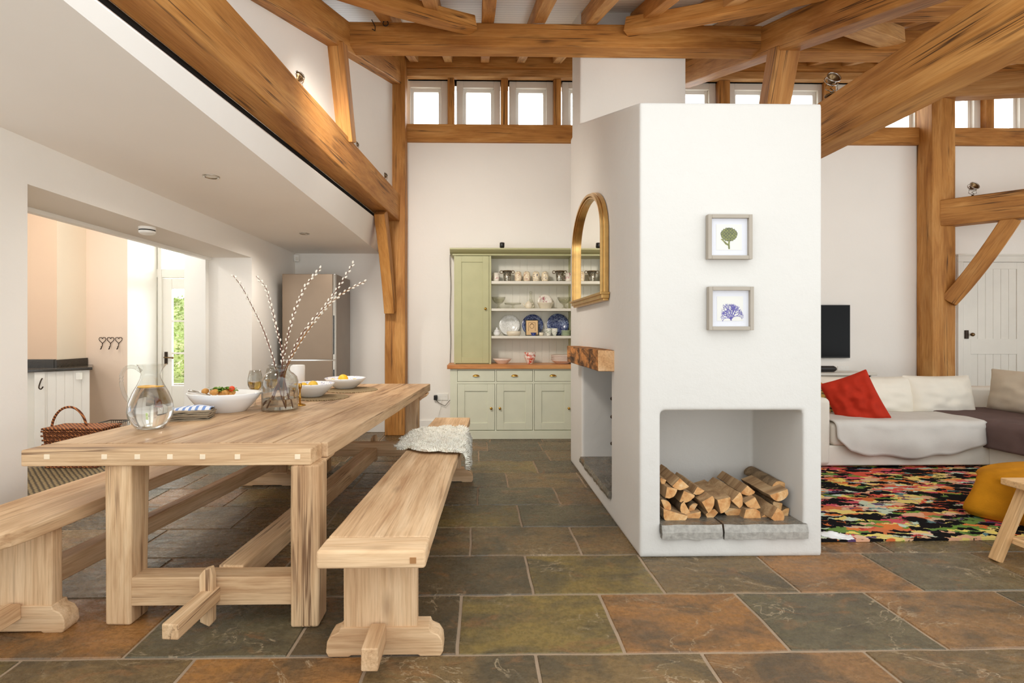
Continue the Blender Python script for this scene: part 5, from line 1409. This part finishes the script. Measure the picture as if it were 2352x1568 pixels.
# heart hooks on the wall
hp = V(254, 786, cy-.012)
t = thing('heart_hooks', 'row of three wire heart coat hooks on the peach wall', 'hooks', (hp.x, cy-.012, hp.z))
for k in (-1, 0, 1):
    cx_ = hp.x+k*.094; H_ = []
    for i in range(25):
        a = 2*PI*i/24; H_.append((cx_+.040*math.sin(a)**3, cy-.012, hp.z+.028+.0026*(13*math.cos(a)-5*math.cos(2*a)-2*math.cos(3*a)-math.cos(4*a))))
    h_ = mk('heart', tube(H_, .0035, 6), M['iron'], t, smooth=True)
    mk('hook', tube(smoothed([(cx_, cy-.012, hp.z-.01), (cx_, cy-.02, hp.z-.05), (cx_, cy-.045, hp.z-.078), (cx_+.018, cy-.055, hp.z-.07), (cx_+.02, cy-.06, hp.z-.045)]), .004, 6), M['iron'], h_, smooth=True)
# picnic basket
p = G(167, 1066, 0); bx0 = V(96,1000,4.86).x; bx1 = V(236,1000,4.86).x
bk_ = thing('picnic_basket', 'brown wicker picnic basket with arched handle by the counter', 'basket', ((bx0+bx1)/2, 5.0, 0))
ztop = V(160,988,4.86).z
bv = prism([(bx0+.04, 0), (bx1-.05, 0), (bx1-.01, ztop), (bx0, ztop)], 4.86, 5.12, 'Y')
mk('basket_body', bv, M['wicker'], bk_, bevel=.01)
wv = []
for r_ in range(9):
    zz_ = .02+r_*(ztop-.03)/8; k = zz_/ztop; xa = bx0+.04*(1-k)-.004; xb = bx1-.05+.04*k+.004
    n_ = 40; wv.append(tube([(xa+(xb-xa)*i/n_, 4.852+.006*math.sin(i*PI/2+(PI if r_ % 2 else 0)), zz_) for i in range(n_+1)], .009, 6))
mk('weave', join(*wv), M['wicker'], bk_, smooth=True)
mk('lid', tf(join(box(bx0-.0, (bx0+bx1)/2-.0, 4.845, 5.13, 0, .018), box((bx0+bx1)/2+.01, bx1, 4.845, 5.13, 0, .018)), T(0,0,ztop+.003)), M['wicker'], bk_, bevel=.006)
hpx = V(155,935,4.95)
mk('handle', tube([(hpx.x+.165*math.cos(PI*i/16), 4.97, ztop-.02+(hpx.z-ztop+.02)*math.sin(PI*i/16)) for i in range(17)], .011, 8), M['wicker'], bk_, smooth=True)
# wire basket
wx0, wx1 = V(205,970,5.02).x+.12, V(276,970,5.28).x
zt2, zb2 = V(250,970,5.28).z, .17
wb_ = thing('wire_basket', 'low dark wire basket on the floor behind the wicker basket', 'basket', ((wx0+wx1)/2, 5.1, 0))
def ring(x0_, x1_, y0_, y1_, z_): return [(x0_,y0_,z_),(x1_,y0_,z_),(x1_,y1_,z_),(x0_,y1_,z_)]
gs = [tube(ring(wx0-.2, wx1, 5.16, 5.42, zt2), .006, 6, True), tube(ring(wx0-.16, wx1-.04, 5.19, 5.39, zb2), .005, 6, True), tube(ring(wx0-.18, wx1-.02, 5.175, 5.405, (zt2+zb2)/2), .003, 6, True)]
for i in range(10):
    x_ = wx0-.19+(wx1-wx0+.19)*i/9; gs.append(tube([(x_, 5.16, zt2), (x_*.96+(wx0+wx1)/2*.04, 5.19, zb2), (x_*.96+(wx0+wx1)/2*.04, 5.39, zb2), (x_, 5.42, zt2)], .003, 5))
mk('wire_frame', join(*gs), M['iron'], wb_, smooth=True)
mk('box_inside', box(wx0-.15, wx1-.05, 5.2, 5.38, 0, zb2), M['iron'], wb_)
# braided rug
g = prism([(math.cos(a*PI/24)*.95-3.75, math.sin(a*PI/24)*.52+4.43) for a in range(48)], .0, .012, 'Z')
o = mk('braided_rug', g, M['jute']); tag(o, 'dark braided rug on the kitchen floor beyond the left bench', 'rug')
# ================================================================== LIVING END
# far door
DF = YB-.004
dx0, dx1 = V(2210,700,DF).x, V(2349,700,DF).x; dzt = V(2280,603,DF).z
door2 = bpy.data.objects.new('door_2', None); C.objects.link(door2); door2.matrix_basis = T((dx0+dx1)/2, YB, 0); door2['kind'] = 'structure'
aw = .075
mk('door_frame', join(box(dx0-aw, dx0-.006, YB-.03, YB, 0, dzt+.006), box(dx1+.006, dx1+aw, YB-.03, YB, 0, dzt+.006), box(dx0-aw, dx1+aw, YB-.03, YB, dzt+.006, dzt+aw+.01), box(dx0-aw-.008, dx1+aw+.008, YB-.036, YB, dzt+aw+.01, dzt+aw+.03)), M['offwhite'], door2, bevel=.004)
st = .095
pz = [V(2280,618,DF).z, V(2280,778,DF).z, V(2280,813,DF).z]
px0, px1 = dx0+st, dx1-st
lf = mk('door_leaf', join(box(dx0, px0, YB-.022, YB-.001, .01, dzt), box(px1, dx1, YB-.022, YB-.001, .01, dzt), box(px0, px1, YB-.022, YB-.001, pz[0], dzt), box(px0, px1, YB-.022, YB-.001, pz[2], pz[1]), box(px0, px1, YB-.022, YB-.001, .01, .20)), M['offwhite'], door2, bevel=.002)
bs = []
nb_ = 6
for i in range(nb_):
    a = px0+(px1-px0)*i/nb_; b = px0+(px1-px0)*(i+1)/nb_; bs += [box(a+.002, b-.002, YB-.012, YB-.004, pz[1], pz[0]), box(a+.002, b-.002, YB-.012, YB-.004, .2, pz[2])]
mk('door_boards', join(*bs, box(px0, px1, YB-.006, YB-.002, .2, pz[0])), M['offwhite'], lf)
hq = V(2220, 768, YB-.03)
mk('rim_latch', join(box(hq.x-.022, hq.x+.022, YB-.040, YB-.022, hq.z-.055, hq.z+.055)), M['iron'], lf, bevel=.003)
mk('door_knob', tf(ball(.024,16,12), T(hq.x+.05, YB-.062, hq.z)), M['bronze'], lf, smooth=True)
# switch
p = V(2119, 736, YB); t = thing('light_switch', 'cream light switch on the wall left of the right post', 'switch', (p.x, YB, p.z))
f_ = mk('face_plate', box(p.x-.043, p.x+.043, YB-.010, YB, p.z-.043, p.z+.043), M['cream_cer'], t, bevel=.003)
mk('rocker', box(p.x-.008, p.x+.01, YB-.014, YB-.009, p.z-.012, p.z+.012), M['plastic'], f_)
socket('double white wall socket beside the sound bar', 1936, 848, YB)
# television
TY = YB-.06
tx1 = V(1953,760,TY).x; tz1, tz0 = V(1920,700,TY).z, V(1920,822,TY).z
tv = thing('television', 'black flat television on the wall behind the chimney corner', 'television', (tx1-.58, YB-.04, (tz0+tz1)/2))
mk('screen_body', box(tx1-1.16, tx1, TY, TY+.045, tz0, tz1), M['black'], tv, bevel=.004)
mk('screen', box(tx1-1.15, tx1-.010, TY-.002, TY+.002, tz0+.014, tz1-.008), M['tv'], tv)
mk('wall_bracket', box(tx1-.7, tx1-.45, TY+.04, YB-.002, tz0+.2, tz1-.2), M['black'], tv)
# console
c1 = V(2010,860,6.2).x; cz1 = V(1950,856,6.2).z
cn = thing('console_table', 'pale grey console table below the television', 'console', (c1-.75, 6.38, 0))
mk('top', box(c1-1.55, c1, 6.16, 6.56, cz1-.03, cz1), M['offwhite'], cn, bevel=.006)
mk('apron', box(c1-1.51, c1-.05, 6.20, 6.54, cz1-.16, cz1-.03), M['offwhite'], cn)
for a in (c1-1.5, c1-.11):
    for b in (6.20, 6.48): mk('leg', box(a, a+.05, b, b+.05, 0, cz1-.03), M['offwhite'], cn)
s1 = V(1926,846,6.3); t = thing('sound_bar', 'black rounded sound bar on the pale console', 'speaker', (s1.x-.4, 6.35, cz1))
mk('speaker_body', tf(tube([(s1.x-.85,0,0),(s1.x-.84,0,0),(s1.x-.03,0,0),(s1.x,0,0)], [.03,.038,.038,.022], 16), T(0, 6.35, cz1+.038)), M['black'], t, smooth=True, auto=.8)
# sofa -----------------------------------------------------------------
SFY = G(2100,1077,0).y
ax1 = V(1909,980,SFY).x; xr_ = V(2272,1040,SFY).x; ax0 = ax1-.19
so = thing('corner_sofa', 'large cream linen corner sofa with loose back cushions', 'sofa', (4.4, 5.3, 0))
by1 = 5.86
mk('base', join(box(ax0+.01, 5.78, SFY+.004, by1, .03, .22), box(xr_, 5.78, 3.75, SFY+.01, .03, .22)), M['sofa'], so, bevel=.018, seg=3)
mk('arm', box(ax0, ax1, SFY-.012, by1-.02, .03, .665), M['sofa'], so, bevel=.05, seg=5)
mk('back_frame', join(box(ax0, 5.98, 5.66, by1, .2, .66)), M['sofa'], so, bevel=.04, seg=4)
mk('side_back_frame', box(5.76, 5.98, 3.75, 5.70, .03, .66), M['sofa'], so, bevel=.04, seg=4)
mk('seat_cushion', box(ax1+.01, xr_-.02, SFY-.015, 5.62, .215, .43), M['sofa'], so, bevel=.05, seg=5)
mk('chaise_cushion', box(xr_-.012, 5.76, 3.8, 5.62, .215, .43), M['sofa_side'], so, bevel=.05, seg=5)
def soft(nm, w, h, t_, m_, mat, par, seed, wr=.012): return mk(nm, pillow(w, h, t_, 26, seed, wr), M[mat], par, smooth=True, mtx=m_, sub=1)
def cush(nm, xa, xb, yt, yb_, Y, th, mat, par, tilt=.16, seed=1):
    a = V(xa, yt, Y); b = V(xb, yb_, Y); w_ = b.x-a.x; h_ = a.z-b.z
    return soft(nm, w_*1.06, h_*1.1, th, T((a.x+b.x)/2, Y+th*.35, (a.z+b.z)/2) @ R(tilt,'X').inverted(), mat, par, seed)
cush('back_cushion', 1880, 2112, 870, 962, 5.36, .26, 'cushion', so, seed=1)
cush('back_cushion', 2100, 2249, 868, 964, 5.34, .27, 'cushion', so, seed=4)
soft('back_cushion', 1.02, .46, .24, T(5.55, 4.98, .655) @ R(-PI/2,'Z') @ R(-.14,'X'), 'sofa_side', so, 7).__setitem__('label', 'oat-coloured back cushion on the right return')
def cushion_t(nm, lab, px, py, Y, w_, h_, th, rot, lean, mat, seed, yaw=0):
    p = V(px, py, Y); o = soft(nm, w_, h_, th, T(*p) @ R(yaw,'Z') @ R(-lean,'X') @ R(rot,'Y'), mat, None, seed, .015)
    return tag(o, lab, 'cushion')
pc_ = V(1962, 920, 4.98); u_ = Vector((.37,-.16,.03)); w_ = Vector((-.34,.16,.41)); n_ = u_.cross(w_).normalized()*-1
un, wn_ = u_.normalized(), w_.normalized()
mm = Matrix(((un.x, n_.x, wn_.x, pc_.x), (un.y, n_.y, wn_.y, pc_.y), (un.z, n_.z, wn_.z, pc_.z), (0,0,0,1)))
tag(soft('scatter_cushion', .43, .50, .15, mm, 'red', None, 3, .02), 'rust red velvet cushion tipped on the left end of the sofa', 'cushion')
cushion_t('scatter_cushion', 'dark bird-patterned cushion tucked behind the rust red one', 1905, 935, 5.27, .44, .40, .13, .5, .3, 'patterned', 5, -.1)
cushion_t('scatter_cushion', 'mustard yellow cushion barely showing beside the chimney edge', 1876, 912, 5.40, .44, .38, .12, .1, .3, 'mustard', 9)
# throws
def throw(nm, lab, P, mat, N=60, K=36, th=.012):
    v, f = [], []
    for i in range(N+1):
        for k in range(K+1): v.append(P(i/N, k/K))
    for i in range(N):
        for k in range(K): a = i*(K+1)+k; f.append((a, a+1, a+K+2, a+K+1))
    o = mk(nm, (v, f), M[mat], smooth=True)
    s = o.modifiers.new('solid', 'SOLIDIFY'); s.thickness = th; s.offset = 1
    return tag(o, lab, 'throw')
def P1(u, w_):
    xx_ = ax1+.025+(xr_-.035-ax1-.025)*u
    hem = .20-.085*math.sin(PI*min(1, u*1.12))**.7+.012*math.sin(u*23)
    if u > .9: hem += (u-.9)*.5
    if u < .08: hem += (.08-u)*1.2
    rr = .06
    L1 = .50; L2 = PI/2*rr; L3 = .44-rr-hem; L = L1+L2+L3; s = w_*L
    zt_ = .445; yf_ = SFY-.035
    if s < L1: y = yf_+rr+L1-s; z_ = zt_
    elif s < L1+L2: a = (s-L1)/rr; y = yf_+rr-rr*math.sin(a); z_ = zt_-rr+rr*math.cos(a)
    else: y = yf_-.010*math.sin((s-L1-L2)*6); z_ = zt_-rr-(s-L1-L2)
    rg = max(0, u-.9)/.1
    if z_ < .40: y -= .022*(noise.noise(Vector((xx_*5, z_*6, 2)))+.6*math.sin(xx_*9+z_*12)*(.43-z_)*3); xx_ -= rg*.02
    z_ += .010*noise.noise(Vector((xx_*4, y*5, 1)))
    y += .025*rg*rg*(1 if z_ < .42 else 0)
    return Vector((xx_, y, z_))
throw('sofa_throw', 'pale grey throw draped over the front of the sofa seat', P1, 'throw')
def P2(u, w_):
    y = 5.52-(5.52-3.9)*u; s = w_*1.1; xe = xr_-.035
    L1 = .75; rr = .05
    if s < L1: x = xe+rr+L1-s; z_ = .447
    elif s < L1+.08: a = (s-L1)/.08*PI/2; x = xe+rr-rr*math.sin(a); z_ = .447-rr+rr*math.cos(a)
    else: x = xe; z_ = .447-rr-(s-L1-.08)*.72
    if z_ < .41: x -= .012*noise.noise(Vector((y*6, z_*8, 0)))+.006
    return Vector((x, y, z_+.006*noise.noise(Vector((x*5, y*6, 0)))))
throw('sofa_throw', 'plum grey throw covering the right return of the sofa', P2, 'plumthrow')
# rug
g = wobbly((1.985,3.09),(6.2,3.14),30,.006,1)+wobbly((6.2,3.14),(6.2,5.05),12,.004,2)+wobbly((6.2,5.05),(1.985,5.05),30,.004,3)+wobbly((1.985,5.05),(1.985,3.09),12,.004,4)
o = mk('floral_rug', prism(g, .0005, .014, 'Z'), M['rug']); tag(o, 'black rug with a bright woven flower pattern in front of the sofa', 'rug')
# crumpled white cloth by the rug corner
v, f = [], []
N = 18
c0 = G(1920, 1236, 0)
for i in range(N+1):
    for k in range(N+1):
        u, w_ = i/N-.5, k/N-.5
        x = u*.17+.02*w_; y = w_*.10-.05*u
        z_ = .016+.012*abs(noise.noise(Vector((u*7, w_*7, 2))))+.02*math.exp(-((u+.1)**2+(w_-.1)**2)*18)
        v.append(Vector((c0.x+x, c0.y+y, z_)))
for i in range(N):
    for k in range(N):
        if (2*(i+.5)/N-1)**2+(2*(k+.5)/N-1)**2 < 1.15: a = i*(N+1)+k; f.append((a, a+N+1, a+N+2, a+1))
o = mk('cloth', (v, f), M['ceramic'], smooth=True); s = o.modifiers.new('solid', 'SOLIDIFY'); s.thickness = .003
tag(o, 'small crumpled white cloth at the rug corner beside the chimney', 'cloth')
# mustard covered pouffe
pcx, pcy, pa_, pb_, ph = 4.24, 3.37, .78, .30, .365
v, f = [], []
NA, NZ = 120, 22
for k in range(NZ+1):
    t_ = k/NZ
    for i in range(NA):
        a = 2*PI*i/NA; ca, sa = math.cos(a), math.sin(a)
        sr = (abs(ca)**3.2+abs(sa)**3.2)**(-1/3.2)
        if t_ < .62:     # skirt
            h = t_/.62; z_ = .012+.27*h; r = 1.03-.02*h
            fold = (1-h*.75)*.085*(math.sin(a*9+1.3*math.sin(a*3))+.6*noise.noise(Vector((ca*3, sa*3, h*1.5))))
            if h < .15: r -= (.15-h)*.35
        else:
            h = (t_-.62)/.38; z_ = .282+(ph-.282)*math.sin(h*PI/2)**.9; r = (1.01)*math.cos(h*PI/2)**.45; fold = .010*noise.noise(Vector((ca*4, sa*4, h*2)))*(1-h)
        v.append(Vector((pcx+pa_*ca*sr*(r+fold/pa_), pcy+pb_*sa*sr*(r+fold/pb_), z_+(.008*noise.noise(Vector((ca*5, sa*5, t_*4))) if t_ > .05 else .006*math.sin(a*7)))))
for k in range(NZ):
    for i in range(NA): j_ = (i+1) % NA; f.append((k*NA+i, k*NA+j_, (k+1)*NA+j_, (k+1)*NA+i))
f.append(tuple(range(NZ*NA, NZ*NA+NA)))
po = thing('pouffe', 'low seat covered with a mustard yellow throw on the rug', 'pouffe', (pcx, pcy, .014))
mk('mustard_cover', ([p+Vector((0,0,.006)) for p in v], f), M['mustard'], po, smooth=True)
# stool
sc_ = G(2297, 1096, .45); sx0, sy1 = sc_.x, sc_.y
stl = thing('stool', 'small pale wooden stool with splayed legs at the right edge', 'stool', (sx0+.2, sy1-.2, 0))
mkx('seat', box(sx0, sx0+.42, sy1-.36, sy1, .412, .45), M['stool'], stl, d=(1,0,0), bevel=.006)
for ax_, ay_, bx_, by_ in ((.085,-.06,-.085,-.015),(.335,-.06,.49,-.02),(.085,-.30,-.06,-.35),(.335,-.30,.47,-.35)):
    beam('leg', (sx0+bx_, sy1+by_-.04, 0), (sx0+ax_, sy1+ay_, .412), .05, .044, M['stool'], stl, jit=.001, bevel=.005)
beam('stretcher', (sx0+.0, sy1-.07, .12), (sx0+.41, sy1-.07, .12), .022, .036, M['stool'], stl, jit=.001, bevel=.004)
beam('stretcher', (sx0-.0, sy1-.07, .12), (sx0+.0, sy1-.32, .12), .022, .036, M['stool'], stl, jit=.001, bevel=.004)

# ================================================================== WIRE SPOTLIGHTS ON THE BEAMS
def cage_lamp(lab, p, s, rz=0, tilt=.35):
    t = thing('beam_spotlight', lab, 'lamp', tuple(p), rz, 'wire spotlights on the beams')
    sc3 = S3(s, s, s)
    mk('base_plate', tf(lathe([(0,0),(.034,0),(.034,.006),(.012,.010),(.008,.02),(0,.02)], 24, False), sc3), M['bronze'], t, smooth=True, world=False)
    mk('arm_wire', tf(join(tube([(0,0,.015),(.012,0,.03),(-.008,0,.042),(.010,0,.055),(0,0,.066)], .0028, 7), tube([(-.03,0,.062),(-.034,0,.035),(0,0,.022)], .0022, 6), tube([(.03,0,.062),(.034,0,.035),(0,0,.022)], .0022, 6)), sc3), M['chrome'], t, smooth=True, world=False)
    hm = T(0,0,.085*s) @ R(tilt,'X') @ sc3
    h = mk('lamp_head', tf(lathe([(0,-.026),(.010,-.026),(.014,-.012),(.030,.008),(.034,.020),(.031,.020),(.026,.009),(0,-.008)], 26, False), hm), M['bronze'], t, smooth=True, world=False)
    rr_ = [(.037*math.cos(a*PI/10), .037*math.sin(a*PI/10), .022) for a in range(20)]
    ri = [(.037*math.cos(a*PI/10), .037*math.sin(a*PI/10), -.004) for a in range(20)]
    mk('cage_ring', tf(join(tube(rr_, .003, 6, True), tube(ri, .0025, 6, True), *[tube([(.037*math.cos(a*PI/2), .037*math.sin(a*PI/2), .022), (.037*math.cos(a*PI/2), .037*math.sin(a*PI/2), -.004)], .0025, 6) for a in range(4)]), hm), M['chrome'], h, smooth=True, world=False)
    return t
lp = [G(691,209,2.985), G(820,356,2.985), G(886,425,2.985), G(1905,217,2.988), G(2232,452,2.95)]
labs = ['wire spotlight on the left tie beam, nearest the camera', 'wire spotlight on the left tie beam, just past the leaning strut', 'small wire spotlight on the left tie beam beside the wall post', 'wire spotlight on the right tie beam at the chimney corner', 'wire spotlight on the beam above the panelled door']
scs = [1.15, 1.1, 1.2, 1.3, 1.45]
for p, lab, s in zip(lp, labs, scs): cage_lamp(lab, p+Vector((-.03 if p.x < 0 else .03, .02, 0)), s, tilt=-.5 if s < 1.25 else 1.1)
# iron hook on the purlin
p = V(886, 52, 4.49); t = mk('iron_hook', join(tube([(p.x-.06, 4.485, p.z+.03), (p.x, 4.485, p.z+.03), (p.x+.05, 4.485, p.z+.03)], .004, 6), tube([(p.x+.022*math.sin(a*PI/8), 4.48, p.z-.012-.024*math.cos(a*PI/8)) for a in range(16)], .004, 6, True)), M['black'], smooth=True)
tag(t, 'black iron ring hook on the left end of the long purlin', 'hook')
p = V(862, 62, 4.49); t = mk('iron_hook', tube([(p.x-.03, 4.485, p.z+.06), (p.x, 4.48, p.z+.0), (p.x+.004, 4.46, p.z-.05), (p.x-.02, 4.45, p.z-.04)], .004, 6), M['black'], smooth=True)
tag(t, 'bent iron hook at the far left end of the long purlin', 'hook')
EXPO = .40
# ================================================================== LIGHT
sc = bpy.context.scene
w = bpy.data.worlds.new('world'); sc.world = w; w.use_nodes = True
wn = w.node_tree; bg = wn.nodes['Background']
tc = wn.nodes.new('ShaderNodeTexCoord'); sx = wn.nodes.new('ShaderNodeSeparateXYZ'); wn.links.new(tc.outputs['Generated'], sx.inputs[0])
def mrange(src, a, b, c, d):
    m = wn.nodes.new('ShaderNodeMapRange'); m.inputs['From Min'].default_value = a; m.inputs['From Max'].default_value = b
    m.inputs['To Min'].default_value = c; m.inputs['To Max'].default_value = d; wn.links.new(src, m.inputs['Value']); return m.outputs[0]
def mth(op, a, b):
    m = wn.nodes.new('ShaderNodeMath'); m.operation = op
    for i, v in enumerate((a, b)):
        if hasattr(v, 'links'): wn.links.new(v, m.inputs[i])
        else: m.inputs[i].default_value = v
    return m.outputs[0]
zen = mrange(sx.outputs['Z'], 0, .95, 1.12, 1.85)          # overcast sky, brighter overhead
north = mrange(sx.outputs['Y'], .1, .8, 0, 5.0)          # bright haze beyond the clerestory side
above = mrange(sx.outputs['Z'], -.02, .02, 0, 1)
sky = mth('ADD', zen, north)
gr = mrange(sx.outputs['Z'], -.02, .02, 2.3, 0)
tot = mth('ADD', mth('MULTIPLY', sky, above), gr)
wn.links.new(tot, bg.inputs[1])
bg.inputs[0].default_value = (.92, .955, .965, 1)
def lamp(name, loc, power, r=.08, col=(1,.94,.86)):
    l = bpy.data.lights.new(name, 'POINT'); l.energy = power; l.shadow_soft_size = r; l.color = col
    o = bpy.data.objects.new(name, l); C.objects.link(o); o.location = loc
lamp('kitchen_fill', (-3.9, 4.6, 2.6), 22); lamp('kitchen_fill', (-4.6, 3.2, 2.6), 16)  # unseen fill lights added under the kitchen ceiling, no fittings
def spot(loc, to, power, ang=110, r=.25, col=(1,.93,.84)):
    l = bpy.data.lights.new('fill_spot', 'SPOT'); l.energy = power; l.shadow_soft_size = r; l.color = col
    l.spot_size = math.radians(ang); l.spot_blend = 1
    o = bpy.data.objects.new('fill_spot', l); C.objects.link(o); o.location = loc
    o.rotation_euler = (Vector(to)-Vector(loc)).to_track_quat('-Z', 'Y').to_euler()
# unseen fill spots added near the wire spotlights, then bulbs at the ceiling downlights
spot((-1.0, 3.4, 3.2), (.4, 6.6, .9), 185)
spot((2.3, 3.5, 3.2), (-1.2, 5.2, 3.6), 32)
spot((2.95, 3.5, 3.2), (4.8, 6.6, 1.0), 65)
spot((-1.71, 3.3, 2.25), (-1.71, 3.3, 0), 22, 160, .06)
spot((-1.75, 5.2, 2.25), (-1.75, 5.2, 0), 40, 165, .06)
sc.view_settings.view_transform = 'Standard'; sc.view_settings.look = 'None'; sc.view_settings.gamma = 1
sc.view_settings.use_curve_mapping = False
sc.view_settings.exposure = EXPO
sc.cycles.max_bounces = 12; sc.cycles.diffuse_bounces = 7; sc.cycles.transparent_max_bounces = 16; sc.cycles.transmission_bounces = 10
sc.cycles.sample_clamp_indirect = 8
sc.cycles.use_denoising = True
